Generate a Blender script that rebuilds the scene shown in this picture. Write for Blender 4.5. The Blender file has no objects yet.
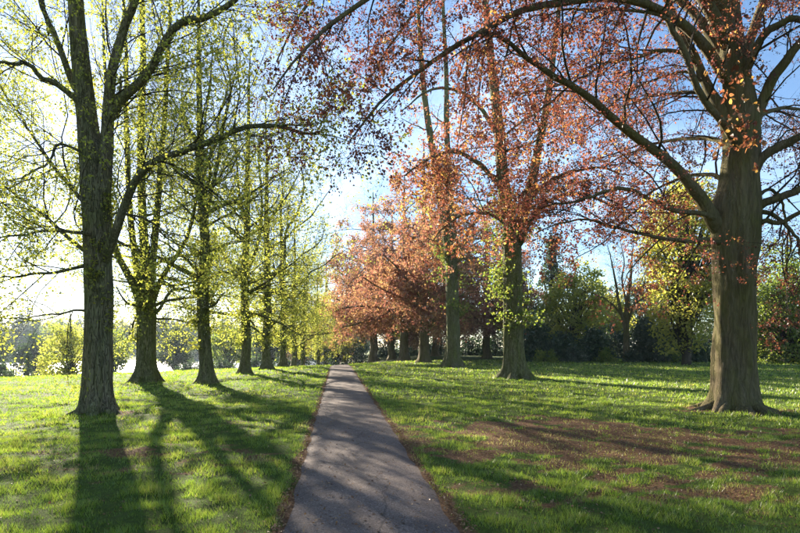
import bpy, math
import numpy as np
from mathutils import Vector

sc = bpy.context.scene
COL = sc.collection
PI = math.pi

# ------------------------------------------------------------------ camera
CAM_H = 1.75
cam_d = bpy.data.cameras.new('camera')
cam = bpy.data.objects.new('camera', cam_d)
COL.objects.link(cam)
cam.location = (0, 0, CAM_H)
cam.rotation_euler = (PI / 2, 0, 0)
cam_d.lens = 24.0
cam_d.sensor_width = 36.0
cam_d.shift_y = 0.0994
cam_d.clip_start = 0.05
cam_d.clip_end = 5000
sc.camera = cam

# ------------------------------------------------------------------ sky and sun
SUN_EL, SUN_AZ = math.radians(19.0), math.radians(-30.0)      # azimuth from +Y, negative = left
world = bpy.data.worlds.new('World')
sc.world = world
world.use_nodes = True
wn, wl = world.node_tree.nodes, world.node_tree.links
wn.clear()
w_out = wn.new('ShaderNodeOutputWorld')
w_bg = wn.new('ShaderNodeBackground')
w_bg.inputs['Strength'].default_value = 0.05
w_sky = wn.new('ShaderNodeTexSky')
w_sky.sky_type = 'NISHITA'
w_sky.sun_disc = False
w_sky.sun_elevation = SUN_EL
w_sky.sun_rotation = SUN_AZ
w_sky.altitude = 50
w_sky.air_density = 1.0
w_sky.dust_density = 0.2
w_sky.ozone_density = 3.5
# thin broken cloud: noise on the sky dome, flattened towards the horizon
w_tc = wn.new('ShaderNodeTexCoord')
w_sep = wn.new('ShaderNodeSeparateXYZ'); wl.new(w_tc.outputs['Generated'], w_sep.inputs[0])
w_z = wn.new('ShaderNodeMath'); w_z.operation = 'ADD'; w_z.inputs[1].default_value = 0.22
wl.new(w_sep.outputs['Z'], w_z.inputs[0])
w_zm = wn.new('ShaderNodeMath'); w_zm.operation = 'MAXIMUM'; w_zm.inputs[1].default_value = 0.05
wl.new(w_z.outputs[0], w_zm.inputs[0])
w_dx = wn.new('ShaderNodeMath'); w_dx.operation = 'DIVIDE'
w_dy = wn.new('ShaderNodeMath'); w_dy.operation = 'DIVIDE'
wl.new(w_sep.outputs['X'], w_dx.inputs[0]); wl.new(w_zm.outputs[0], w_dx.inputs[1])
wl.new(w_sep.outputs['Y'], w_dy.inputs[0]); wl.new(w_zm.outputs[0], w_dy.inputs[1])
w_cmb = wn.new('ShaderNodeCombineXYZ')
wl.new(w_dx.outputs[0], w_cmb.inputs[0]); wl.new(w_dy.outputs[0], w_cmb.inputs[1])
w_cmb.inputs[2].default_value = 17.0
w_noise = wn.new('ShaderNodeTexNoise')
w_noise.inputs['Scale'].default_value = 1.1
w_noise.inputs['Detail'].default_value = 7
w_noise.inputs['Roughness'].default_value = 0.6
w_noise.inputs['Distortion'].default_value = 0.5
wl.new(w_cmb.outputs[0], w_noise.inputs['Vector'])
w_ramp = wn.new('ShaderNodeValToRGB')
w_ramp.color_ramp.elements[0].position = 0.46
w_ramp.color_ramp.elements[1].position = 0.68
wl.new(w_noise.outputs['Fac'], w_ramp.inputs[0])
w_gain = wn.new('ShaderNodeMix'); w_gain.data_type = 'RGBA'; w_gain.blend_type = 'MIX'
w_cloud = wn.new('ShaderNodeMix'); w_cloud.data_type = 'RGBA'; w_cloud.blend_type = 'ADD'
w_cloud.inputs['Factor'].default_value = 1.0
w_cloud.inputs['B'].default_value = (1.5, 1.5, 1.5, 1)
wl.new(w_sky.outputs[0], w_cloud.inputs['A'])
w_up = wn.new('ShaderNodeMapRange'); w_up.inputs['From Max'].default_value = 0.06
wl.new(w_sep.outputs['Z'], w_up.inputs['Value'])
w_mask = wn.new('ShaderNodeMath'); w_mask.operation = 'MULTIPLY'
wl.new(w_ramp.outputs[0], w_mask.inputs[0]); wl.new(w_up.outputs[0], w_mask.inputs[1])
wl.new(w_mask.outputs[0], w_gain.inputs['Factor'])
wl.new(w_sky.outputs[0], w_gain.inputs['A'])
wl.new(w_cloud.outputs['Result'], w_gain.inputs['B'])
wl.new(w_gain.outputs['Result'], w_bg.inputs['Color'])
wl.new(w_bg.outputs[0], w_out.inputs[0])

sun_d = bpy.data.lights.new('sun', 'SUN')
sun_d.energy = 5.0
sun_d.angle = math.radians(0.6)
sun_d.color = (1.0, 0.885, 0.72)
sun = bpy.data.objects.new('sun', sun_d)
COL.objects.link(sun)
sun_dir = Vector((math.sin(SUN_AZ) * math.cos(SUN_EL), math.cos(SUN_AZ) * math.cos(SUN_EL), math.sin(SUN_EL)))
sun.rotation_euler = sun_dir.to_track_quat('Z', 'Y').to_euler()
sun.location = (-30, 60, 40)

sc.view_settings.view_transform = 'Standard'
sc.view_settings.look = 'None'
sc.view_settings.exposure = 2.3
sc.view_settings.gamma = 1.0
sc.view_settings.use_curve_mapping = False
sc.cycles.max_bounces = 7
sc.cycles.diffuse_bounces = 4
sc.cycles.transmission_bounces = 5
sc.cycles.glossy_bounces = 2
sc.cycles.volume_bounces = 0
sc.cycles.sample_clamp_indirect = 6
sc.cycles.use_denoising = True

# ------------------------------------------------------------------ helpers
def smooth(a, b, x):
    t = np.clip((x - a) / (b - a), 0, 1)
    return t * t * (3 - 2 * t)

_perm = np.random.default_rng(7).random((256, 256))
def vnoise(x, y):
    """smooth value noise in 0..1"""
    xi, yi = np.floor(x).astype(int), np.floor(y).astype(int)
    fx, fy = x - xi, y - yi
    fx, fy = fx * fx * (3 - 2 * fx), fy * fy * (3 - 2 * fy)
    g = lambda a, b: _perm[a & 255, b & 255]
    return (g(xi, yi) * (1 - fx) + g(xi + 1, yi) * fx) * (1 - fy) + (g(xi, yi + 1) * (1 - fx) + g(xi + 1, yi + 1) * fx) * fy
def fbm(x, y, o=4):
    s, a, t = 0, 0.5, 0
    for k in range(o):
        s = s + a * vnoise(x * 2 ** k + 17.3 * k, y * 2 ** k + 5.1 * k); t += a; a *= 0.5
    return s / t

def at(u, v, y):
    """a point of the park at depth y metres, from where it was measured in the photograph"""
    return np.array([(u - 400) / 533.3 * y, y, CAM_H - (v - 346) / 533.3 * y])

def new_mesh(name, V, quads=None, tris=None, attrs=None, smooth_shade=True):
    me = bpy.data.meshes.new(name)
    V = np.ascontiguousarray(V, dtype=np.float32).reshape(-1, 3)
    parts, tot = [], []
    if quads is not None and len(quads):
        parts.append(np.asarray(quads, np.int32).ravel()); tot.append(np.full(len(quads), 4, np.int32))
    if tris is not None and len(tris):
        parts.append(np.asarray(tris, np.int32).ravel()); tot.append(np.full(len(tris), 3, np.int32))
    loops, tot = np.concatenate(parts), np.concatenate(tot)
    me.vertices.add(len(V)); me.vertices.foreach_set('co', V.ravel())
    me.loops.add(len(loops)); me.loops.foreach_set('vertex_index', loops)
    me.polygons.add(len(tot))
    me.polygons.foreach_set('loop_start', np.concatenate([[0], np.cumsum(tot)[:-1]]).astype(np.int32))
    me.polygons.foreach_set('loop_total', tot)
    me.polygons.foreach_set('use_smooth', np.full(len(tot), smooth_shade))
    for an, (dom, val) in (attrs or {}).items():
        a = me.attributes.new(an, 'FLOAT', dom); a.data.foreach_set('value', np.asarray(val, np.float32))
    me.update(calc_edges=True)
    return me

def obj(name, me, mat, parent=None, kind=None):
    o = bpy.data.objects.new(name, me)
    COL.objects.link(o)
    if mat is not None and not me.materials: me.materials.append(mat)
    if parent is not None: o.parent = parent
    if kind: o['kind'] = kind
    return o

def thing(name, label, cat, loc, group=None):
    o = bpy.data.objects.new(name, None)
    COL.objects.link(o)
    o.location = loc; o.empty_display_size = 0.3
    o['label'] = label; o['category'] = cat
    if group: o['group'] = group
    return o

def copy_thing(root, loc, rz, scale, label, group=None):
    r = root.copy(); COL.objects.link(r)
    r.location = loc; r.rotation_euler = (0, 0, rz); r.scale = (scale[0], scale[0], scale[1]) if isinstance(scale, tuple) else (scale,) * 3
    r['label'] = label
    if group: r['group'] = group
    for ch in root.children:
        c = ch.copy(); COL.objects.link(c); c.parent = r
    return r

# ------------------------------------------------------------------ materials
class NT:
    def __init__(s, name):
        s.m = bpy.data.materials.new(name); s.m.use_nodes = True
        s.n, s.l = s.m.node_tree.nodes, s.m.node_tree.links
        s.n.clear(); s.out = s.n.new('ShaderNodeOutputMaterial')
    def node(s, t, **kw):
        n = s.n.new(t)
        for k, v in kw.items(): setattr(n, k, v)
        return n
    def link(s, a, b): s.l.new(a, b)
    def ramp(s, src, stops):
        r = s.node('ShaderNodeValToRGB'); e = r.color_ramp.elements
        while len(e) < len(stops): e.new(0.5)
        for k, (p, c) in enumerate(stops): e[k].position = p; e[k].color = (*c, 1)
        s.link(src, r.inputs[0]); return r.outputs[0]
    def noise(s, scale, detail=4, rough=0.6, vec=None, dist=0.0):
        n = s.node('ShaderNodeTexNoise'); n.inputs['Scale'].default_value = scale
        n.inputs['Detail'].default_value = detail; n.inputs['Roughness'].default_value = rough
        n.inputs['Distortion'].default_value = dist
        if vec is not None: s.link(vec, n.inputs['Vector'])
        return n.outputs['Fac']
    def coords(s, scale=(1, 1, 1)):
        t = s.node('ShaderNodeTexCoord'); mp = s.node('ShaderNodeMapping')
        mp.inputs['Scale'].default_value = scale
        s.link(t.outputs['Object'], mp.inputs[0]); return mp.outputs[0]
    def mix(s, f, a, b, mode='MIX'):
        m = s.node('ShaderNodeMix', data_type='RGBA', blend_type=mode)
        for sock, v in (('Factor', f), ('A', a), ('B', b)):
            if isinstance(v, (int, float)): m.inputs[sock].default_value = v
            elif isinstance(v, tuple): m.inputs[sock].default_value = (*v, 1)
            else: s.link(v, m.inputs[sock])
        return m.outputs['Result']
    def math(s, op, a, b=0.0):
        m = s.node('ShaderNodeMath', operation=op)
        for k, v in enumerate((a, b)):
            if isinstance(v, (int, float)): m.inputs[k].default_value = v
            else: s.link(v, m.inputs[k])
        return m.outputs[0]
    def bump(s, h, strength, dist):
        b = s.node('ShaderNodeBump'); b.inputs['Strength'].default_value = strength
        b.inputs['Distance'].default_value = dist
        s.link(h, b.inputs['Height']); return b.outputs[0]
    def principled(s, col, rough=0.8, spec=0.3, normal=None):
        p = s.node('ShaderNodeBsdfPrincipled')
        if isinstance(col, tuple): p.inputs['Base Color'].default_value = (*col, 1)
        else: s.link(col, p.inputs['Base Color'])
        if isinstance(rough, (int, float)): p.inputs['Roughness'].default_value = rough
        else: s.link(rough, p.inputs['Roughness'])
        p.inputs['Specular IOR Level'].default_value = spec
        if normal is not None: s.link(normal, p.inputs['Normal'])
        s.link(p.outputs[0], s.out.inputs[0]); return p

def leaf_material(name, stops, tgain=2.2, tsat=(1.0, 1.0, 1.0), tfac=0.55, gloss=0.035):
    """a thin leaf: reflects a little, lets coloured light through"""
    t = NT(name)
    a = t.node('ShaderNodeAttribute', attribute_name='tint')
    col = t.ramp(a.outputs['Fac'], stops)
    d = t.node('ShaderNodeBsdfDiffuse'); t.link(col, d.inputs[0])
    tr = t.node('ShaderNodeBsdfTranslucent')
    t.link(t.mix(1.0, col, tuple(tgain * k for k in tsat), 'MULTIPLY'), tr.inputs[0])
    mx = t.node('ShaderNodeMixShader'); mx.inputs[0].default_value = tfac
    t.link(d.outputs[0], mx.inputs[1]); t.link(tr.outputs[0], mx.inputs[2])
    g = t.node('ShaderNodeBsdfGlossy'); g.inputs['Roughness'].default_value = 0.42
    g.inputs[0].default_value = (0.9, 0.9, 0.9, 1)
    m2 = t.node('ShaderNodeMixShader'); m2.inputs[0].default_value = gloss
    t.link(mx.outputs[0], m2.inputs[1]); t.link(g.outputs[0], m2.inputs[2])
    t.link(m2.outputs[0], t.out.inputs[0])
    return t.m

def bark_material(name, dark, light, moss, moss_amt, zscale=0.22, bump=0.03, scale=9.0, fiss=0.55):
    """furrowed bark: long dark fissures between paler ridges, blotches of moss and algae"""
    t = NT(name)
    v = t.coords((1, 1, zscale))
    n1 = t.noise(scale, 7, 0.62, v, 1.0)
    n2 = t.noise(scale * 3.5, 6, 0.65, v, 0.6)
    nr = t.noise(scale * 1.7, 3, 0.5, v, 1.4)
    fis = t.math('ABSOLUTE', t.math('SUBTRACT', nr, 0.5))              # thin where the noise crosses its middle
    fis = t.ramp(fis, [(0.0, (1, 1, 1)), (0.055, (0, 0, 0))])
    v2 = t.coords((1, 1, 0.45))
    n3 = t.noise(1.5, 6, 0.65, v2, 0.8)
    n4 = t.noise(0.7, 4, 0.6, v2, 0.3)
    c = t.ramp(n1, [(0.34, dark), (0.52, tuple((a + b) / 2 for a, b in zip(dark, light))), (0.68, light)])
    c = t.mix(t.ramp(n2, [(0.42, (0, 0, 0)), (0.72, (0.5, 0.5, 0.5))]), c, tuple(k * 0.4 for k in dark))
    c = t.mix(t.math('MULTIPLY', t.ramp(n4, [(0.4, (0, 0, 0)), (0.65, (1, 1, 1))]), 0.45), c, tuple(k * 0.75 for k in (light[0], light[1] * 1.05, light[2] * 1.3)))
    mf = t.ramp(n3, [(0.52 - 0.25 * moss_amt, (0, 0, 0)), (0.66, (1, 1, 1))])
    c = t.mix(t.math('MULTIPLY', mf, 0.8), c, t.mix(n2, moss, tuple(k * 0.45 for k in moss)))
    c = t.mix(t.math('MULTIPLY', fis, fiss), c, tuple(k * 0.22 for k in dark))
    h = t.math('SUBTRACT', t.math('ADD', n1, t.math('MULTIPLY', n2, 0.45)), t.math('MULTIPLY', fis, fiss))
    t.principled(c, 0.92, 0.12, t.bump(h, 1.0, bump))
    return t.m

M = {}
M['bark_lime'] = bark_material('lime_bark', (0.15, 0.12, 0.08), (0.40, 0.335, 0.235), (0.19, 0.225, 0.065), 0.85, 0.12, 0.10, 9)
M['bark_beech'] = bark_material('beech_bark', (0.075, 0.058, 0.035), (0.235, 0.18, 0.112), (0.165, 0.16, 0.045), 0.75, 0.13, 0.07, 5.5, fiss=0.2)
M['bark_green'] = bark_material('mossy_bark', (0.13, 0.115, 0.065), (0.35, 0.31, 0.19), (0.20, 0.24, 0.05), 0.95, 0.16, 0.10)
M['twig_dark'] = bark_material('twig_bark', (0.045, 0.035, 0.025), (0.10, 0.08, 0.055), (0.08, 0.08, 0.03), 0.3, 0.5, 0.01, 20)
M['leaf_lime'] = leaf_material('lime_leaf', [(0, (0.115, 0.14, 0.022)), (0.5, (0.19, 0.21, 0.036)), (1, (0.28, 0.26, 0.05))], 2.3, (1, 1, 0.85), tfac=0.68)
M['leaf_copper'] = leaf_material('copper_leaf', [(0, (0.045, 0.016, 0.019)), (0.4, (0.10, 0.031, 0.025)), (0.8, (0.17, 0.066, 0.034)), (1, (0.31, 0.20, 0.052))], 2.2, (1, 0.92, 0.78))
M['leaf_rust'] = leaf_material('rust_leaf', [(0, (0.09, 0.036, 0.032)), (0.5, (0.165, 0.074, 0.055)), (1, (0.24, 0.165, 0.07))], 2.2, (1, 0.9, 0.8))
M['leaf_spring'] = leaf_material('spring_leaf', [(0, (0.05, 0.085, 0.012)), (0.5, (0.11, 0.15, 0.02)), (1, (0.20, 0.20, 0.03))], 2.2)
M['leaf_dark'] = leaf_material('evergreen_leaf', [(0, (0.02, 0.042, 0.018)), (0.6, (0.045, 0.08, 0.028)), (1, (0.095, 0.13, 0.04))], 1.4, tfac=0.35, gloss=0.05)
M['leaf_grey'] = leaf_material('grey_green_leaf', [(0, (0.035, 0.055, 0.03)), (0.6, (0.07, 0.09, 0.05)), (1, (0.11, 0.13, 0.07))], 1.4, tfac=0.35)
M['leaf_gold'] = leaf_material('gold_leaf', [(0, (0.12, 0.14, 0.02)), (0.5, (0.235, 0.235, 0.035)), (1, (0.34, 0.29, 0.05))], 2.1, tfac=0.6)
M['leaf_wood'] = leaf_material('far_wood_leaf', [(0, (0.02, 0.038, 0.018)), (0.6, (0.045, 0.068, 0.028)), (1, (0.085, 0.10, 0.04))], 1.5, tfac=0.4)
M['grass'] = leaf_material('grass_blade', [(0, (0.064, 0.115, 0.011)), (0.5, (0.135, 0.20, 0.017)), (0.85, (0.20, 0.235, 0.028)), (1, (0.25, 0.22, 0.07))], 2.1, tfac=0.55, gloss=0.05)
M['litter'] = leaf_material('dead_leaf', [(0, (0.10, 0.05, 0.028)), (0.6, (0.24, 0.12, 0.05)), (1, (0.38, 0.25, 0.13))], 1.2, tfac=0.2)

# ------------------------------------------------------------------ ground shape
def path_x(y): return 0.33 - 0.1182 * y
PATH_HALF = 0.885
def ground(x, y):
    d = -0.771 * (x + 14) + 0.637 * (y - 35)                 # metres beyond the brow of the slope
    dd = np.maximum(d, 0)
    k = smooth(14, -9, x + 0.12 * (y - 40))
    fall = -6.2 * smooth(-6, 88, dd) * 1.0
    fall = np.where(d > 0, fall + 6.2 * smooth(-6, 88, np.zeros_like(dd)), 0.0)
    fall = fall + 3.0 * smooth(225, 262, d) + 14 * smooth(262, 480, d)
    return fall * k
def bumps(x, y):
    near = smooth(1.0, 1.9, np.abs(x - path_x(y)))
    return near * ((fbm(x * 0.35, y * 0.35, 3) - 0.5) * 0.16 + (fbm(x * 2.6 + 9, y * 2.6, 3) - 0.5) * 0.12)
def surf(x, y): return ground(np.asarray(x, float), np.asarray(y, float)) + bumps(np.asarray(x, float), np.asarray(y, float))

def soil_mask(x, y):
    """0 = full turf, 1 = bare earth"""
    def blob(cx, cy, rx, ry): return np.clip(1 - ((x - cx) / rx) ** 2 - ((y - cy) / ry) ** 2, 0, 1) ** 0.5
    b = np.maximum.reduce([blob(3.2, 10.3, 3.6, 3.3), 0.9 * blob(6.5, 9.0, 4.2, 3.0), 0.5 * blob(3.0, 6.6, 3.0, 1.7),
                           0.30 * blob(-3.4, 9.0, 1.9, 4.0), 0.16 * blob(-6.0, 7.5, 3.0, 3.0), 0.55 * blob(9.2, 14.6, 1.9, 1.4), 0.4 * blob(-8.0, 14.1, 1.3, 1.0)])
    n = 0.42 * fbm(x * 0.9 + 3, y * 1.5 + 1, 4) + 0.58 * fbm(x * 3.1 + 13, y * 4.6 + 4, 4)
    s = smooth(0.50, 0.66, n + 0.28 * b - 0.08)
    pe = np.abs(x - path_x(y)) - PATH_HALF
    e = smooth(0.11, 0.0, pe + 0.22 * (fbm(x * 2.1, y * 2.1 + 7, 3) - 0.5)) * 0.9
    return np.clip(np.maximum(s * np.minimum(1, 0.25 + b * 1.6), e), 0, 1)

def axis_lines(lo, hi, step, far, n):
    core = np.arange(lo, hi, step)
    g = np.geomspace(step * 1.4, 1, 3)
    def out(length):
        q = (np.geomspace(1, 1 + length / (step * 8), n) - 1) * step * 8
        return q[1:]
    return np.concatenate([(lo - out(far[0]))[::-1], core, core[-1] + out(far[1])])

xs = axis_lines(-11.0, 13.0, 0.16, (620, 420), 58)
ys = axis_lines(3.4, 19.0, 0.16, (90, 640), 64)
X, Y = np.meshgrid(xs, ys)
Z = surf(X, Y) - 0.035 * smooth(PATH_HALF + 0.02, PATH_HALF - 0.12, np.abs(X - path_x(Y))) * (Y < 130)
nx, ny = len(xs), len(ys)
idx = np.arange(nx * ny).reshape(ny, nx)
q = np.stack([idx[:-1, :-1], idx[:-1, 1:], idx[1:, 1:], idx[1:, :-1]], -1).reshape(-1, 4)
V = np.stack([X, Y, Z], -1).reshape(-1, 3)
t = NT('lawn_turf')
vc = t.coords()
at_s = t.node('ShaderNodeAttribute', attribute_name='soil')
nf = t.noise(22, 6, 0.7, vc); nm = t.noise(1.7, 5, 0.6, vc); ng = t.noise(90, 3, 0.6, vc)
turf = t.mix(nm, (0.075, 0.135, 0.012), (0.125, 0.19, 0.022))
turf = t.mix(t.ramp(nf, [(0.35, (0.25, 0.25, 0.25)), (0.6, (0.85, 0.85, 0.85))]), turf, (0.05, 0.058, 0.018))
earth = t.ramp(nf, [(0.3, (0.075, 0.040, 0.020)), (0.55, (0.17, 0.094, 0.048)), (0.75, (0.27, 0.165, 0.085))])
fac = t.math('ADD', at_s.outputs['Fac'], t.math('MULTIPLY', t.math('SUBTRACT', nf, 0.5), 0.7))
fac = t.ramp(fac, [(0.32, (0, 0, 0)), (0.56, (1, 1, 1))])
t.principled(t.mix(fac, turf, earth), 0.95, 0.1, t.bump(t.math('ADD', nf, t.math('MULTIPLY', ng, 0.6)), 0.8, 0.03))
lawn = obj('lawn', new_mesh('lawn', V, q, attrs={'soil': ('POINT', soil_mask(V[:, 0], V[:, 1]))}), t.m, kind='structure')
lawn['label'] = 'spring lawn of tufted grass with bare brown earth right of the path'

# path: a worn asphalt strip, slightly ragged along both edges
yy = np.concatenate([np.arange(-6, 20, 0.12), np.geomspace(20, 125, 130)])
prof = np.linspace(-1, 1, 9)
er = 0.07 * (fbm(yy * 1.1, yy * 0 + 3, 4) - 0.5) * 2
el = 0.07 * (fbm(yy * 1.1 + 50, yy * 0 + 8, 4) - 0.5) * 2
V = np.zeros((len(yy), 9, 3))
for k, p in enumerate(prof):
    half = PATH_HALF + (er if p > 0 else el)
    V[:, k, 0] = path_x(yy) + p * half
    V[:, k, 1] = yy
    V[:, k, 2] = ground(V[:, k, 0], yy) + 0.004 + 0.018 * (1 - p * p) - (0.03 if abs(p) == 1 else 0)
i2 = np.arange(len(yy) * 9).reshape(-1, 9)
q = np.stack([i2[:-1, :-1], i2[:-1, 1:], i2[1:, 1:], i2[1:, :-1]], -1).reshape(-1, 4)
t = NT('asphalt')
vc = t.coords()
vo = t.node('ShaderNodeTexVoronoi'); vo.inputs['Scale'].default_value = 85; t.link(vc, vo.inputs['Vector'])
na = t.noise(2.2, 6, 0.65, vc); nb = t.noise(140, 2, 0.5, vc)
base = t.mix(na, (0.13, 0.096, 0.078), (0.225, 0.168, 0.138))
sep = t.node('ShaderNodeSeparateColor'); t.link(vo.outputs['Color'], sep.inputs[0])
chips = t.ramp(sep.outputs[0], [(0.70, (0, 0, 0)), (0.92, (1, 1, 1))])
base = t.mix(t.math('MULTIPLY', chips, 0.65), base, (0.34, 0.28, 0.24))
dk = t.ramp(sep.outputs[1], [(0.72, (0, 0, 0)), (0.9, (1, 1, 1))])
base = t.mix(t.math('MULTIPLY', dk, 0.6), base, (0.03, 0.026, 0.026))
st = t.ramp(t.noise(0.8, 7, 0.7, vc, 1.5), [(0.45, (0, 0, 0)), (0.62, (1, 1, 1))])
base = t.mix(t.math('MULTIPLY', st, 0.4), base, (0.06, 0.047, 0.042))
vk = t.node('ShaderNodeTexVoronoi', feature='DISTANCE_TO_EDGE'); vk.inputs['Scale'].default_value = 0.55
wv = t.node('ShaderNodeTexNoise'); wv.inputs['Scale'].default_value = 2.5; wv.inputs['Detail'].default_value = 5; t.link(vc, wv.inputs['Vector'])
t.link(t.mix(0.22, vc, wv.outputs['Color']), vk.inputs['Vector'])
crack = t.ramp(vk.outputs['Distance'], [(0.0, (1, 1, 1)), (0.006, (0, 0, 0))])
base = t.mix(t.math('MULTIPLY', crack, 0.6), base, (0.03, 0.024, 0.02))
t.principled(base, 0.85, 0.2, t.bump(t.math('ADD', vo.outputs['Distance'], t.math('MULTIPLY', nb, 0.4)), 0.6, 0.008))
path = obj('path', new_mesh('path', V, q), t.m, kind='structure')
path['label'] = 'straight grey asphalt footpath running away between the rows of trees'

# lake below the slope on the left
t = NT('lake_water')
vc = t.coords((1, 0.35, 1))
p = t.principled((0.10, 0.12, 0.12), 0.28, 0.6, t.bump(t.noise(0.9, 5, 0.6, vc), 0.5, 0.25))
lake = obj('lake', new_mesh('lake', [(-420, 45, -5.2), (60, 45, -5.2), (60, 520, -5.2), (-420, 520, -5.2)], [(0, 1, 2, 3)]), t.m, kind='structure')
lake['label'] = 'bright lake glinting between the left-hand trunks'

# ------------------------------------------------------------------ tree machinery
def norm(a): return a / np.maximum(np.linalg.norm(a, axis=-1, keepdims=True), 1e-9)

def tubes(P, R, sides):
    """P (B,n,3), R (B,n) -> verts, quads"""
    B, n, _ = P.shape
    T = norm(np.gradient(P, axis=1))
    ref = np.where(np.abs(T.mean(1)[:, 2:3]) > 0.8, np.array([[1.0, 0.13, 0]]), np.array([[0.05, 0.02, 1.0]]))[:, None, :]
    A = norm(np.cross(T, ref)); C = np.cross(T, A)
    th = np.linspace(0, 2 * PI, sides, endpoint=False)
    V = P[:, :, None, :] + R[:, :, None, None] * (np.cos(th)[None, None, :, None] * A[:, :, None, :] + np.sin(th)[None, None, :, None] * C[:, :, None, :])
    ids = np.arange(B * n * sides).reshape(B, n, sides)
    a, b = ids[:, :-1, :], ids[:, 1:, :]
    q = np.stack([a, np.roll(a, -1, 2), np.roll(b, -1, 2), b], -1).reshape(-1, 4)
    return V.reshape(-1, 3), q

class Geo:
    def __init__(s): s.V, s.Q, s.n = [], [], 0
    def add(s, V, Q):
        s.V.append(V); s.Q.append(Q + s.n); s.n += len(V)
    def mesh(s, name): return new_mesh(name, np.concatenate(s.V), np.concatenate(s.Q))

def resample(pts, n):
    """catmull-rom through pts with the radius as 4th column"""
    pts = np.asarray(pts, float)
    p = np.vstack([2 * pts[0] - pts[1], pts, 2 * pts[-1] - pts[-2]])
    s = np.concatenate([[0], np.cumsum(np.linalg.norm(np.diff(pts[:, :3], axis=0), axis=1))])
    u = np.interp(np.linspace(0, s[-1], n), s, np.arange(len(pts)))
    k = np.minimum(u.astype(int), len(pts) - 2); f = (u - k)[:, None]
    a, b, c, d = p[k], p[k + 1], p[k + 2], p[k + 3]
    o = 0.5 * (2 * b + (c - a) * f + (2 * a - 5 * b + 4 * c - d) * f ** 2 + (3 * b - a - 3 * c + d) * f ** 3)
    o[:, 3] = np.interp(u, np.arange(len(pts)), pts[:, 3])
    return o

def children(rng, P, R, n, t0, t1, length, ang, trop, wander, nseg, rr=0.55, shrink=0.55, flat=0.0, rmin=0.004, tip=0.25, thick=0.0062):
    """grow n side branches from each parent curve; returns P, R"""
    B, m, _ = P.shape
    tt = t0 + (t1 - t0) * (np.arange(n)[None, :] + rng.random((B, n))) / n
    f = tt * (m - 1); k = np.clip(f.astype(int), 0, m - 2); f = (f - k)[..., None]
    bi = np.arange(B)[:, None]
    p0 = P[bi, k] * (1 - f) + P[bi, k + 1] * f
    T = norm(P[bi, k + 1] - P[bi, k])
    r0 = R[bi, k] * (1 - f[..., 0]) + R[bi, k + 1] * f[..., 0]
    plen = np.linalg.norm(np.diff(P, axis=1), axis=2).sum(1)[:, None]
    rnd = norm(rng.normal(size=(B, n, 3)) * np.array([1, 1, 1 - flat]))
    perp = norm(rnd - (rnd * T).sum(-1, keepdims=True) * T)
    a = np.radians(ang) * (0.75 + 0.5 * rng.random((B, n, 1)))
    D = norm(np.cos(a) * T + np.sin(a) * perp)
    L = length * (1 - shrink * (tt - t0) / max(1e-6, 1 - t0)) * (0.6 + 0.7 * rng.random((B, n)))
    L = np.minimum(L, 0.85 * plen + 0.15)
    p0, D, L, r0 = p0.reshape(-1, 3), D.reshape(-1, 3), L.reshape(-1), r0.reshape(-1)
    out = [p0]
    for s in range(nseg):
        D = norm(D + rng.normal(size=D.shape) * wander + np.array([0, 0, trop]))
        out.append(out[-1] + D * (L / nseg)[:, None])
    Pn = np.stack(out, 1)
    rb = np.maximum(np.minimum(r0 * rr, thick * L + 0.0015), rmin)
    Rn = rb[:, None] * np.linspace(1, tip, nseg + 1)[None, :]
    return Pn, Rn

def leaves(rng, P, n, size, jitter=0.03, t0=0.1, droop=0.3, up=0.6, hexa=False, tint=None):
    """leaf blades along the twigs P (B,m,3): folded about the midrib"""
    B, m, _ = P.shape
    t = (t0 + (1 - t0) * rng.random((B, n))) * (m - 1)
    k = np.clip(t.astype(int), 0, m - 2); f = (t - k)[..., None]; bi = np.arange(B)[:, None]
    p = (P[bi, k] * (1 - f) + P[bi, k + 1] * f).reshape(-1, 3)
    T = norm(P[bi, k + 1] - P[bi, k]).reshape(-1, 3)
    return blades(rng, p + rng.normal(size=p.shape) * jitter, T, size, droop, up, hexa, tint)

def blades(rng, p, T, size, droop=0.3, up=0.6, hexa=False, tint=None):
    N = len(p)
    ax = norm(0.6 * T + rng.normal(size=(N, 3)) * 0.8 + np.array([0, 0, -droop]))
    nr = rng.normal(size=(N, 3)) * 0.7 + np.array([0, 0, up])
    nr = norm(nr - (nr * ax).sum(-1, keepdims=True) * ax)
    sd = np.cross(nr, ax)
    s = (size * (0.45 + 0.95 * rng.random(N)))[:, None]
    w, fold = 0.36, 0.10
    if hexa:
        rows = [(0, 0, 0), (0.28, -w * 0.85, fold), (0.66, -w * 0.75, fold), (1, 0, 0), (0.66, w * 0.75, fold), (0.28, w * 0.85, fold)]
        faces = [(0, 3, 2, 1), (0, 5, 4, 3)]
    else:
        rows = [(0, 0, 0), (0.45, -w, fold), (1, 0, 0), (0.45, w, fold)]
        faces = [(0, 1, 2, 3)]
    V = np.stack([p + s * (a * ax + b * sd + c * nr) for a, b, c in rows], 1)
    base = (np.arange(N) * len(rows))[:, None, None]
    Q = (np.array(faces)[None] + base).reshape(-1, 4)
    if tint is None: tint = rng.random(N)
    return V.reshape(-1, 3), Q, np.repeat(tint, len(faces))

class Crown:
    def __init__(s): s.V, s.Q, s.T, s.n = [], [], [], 0
    def add(s, a):
        s.V.append(a[0]); s.Q.append(a[1] + s.n); s.T.append(a[2]); s.n += len(a[0])
    def mesh(s, name):
        return new_mesh(name, np.concatenate(s.V), np.concatenate(s.Q), attrs={'tint': ('FACE', np.concatenate(s.T))}, smooth_shade=False)

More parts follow.
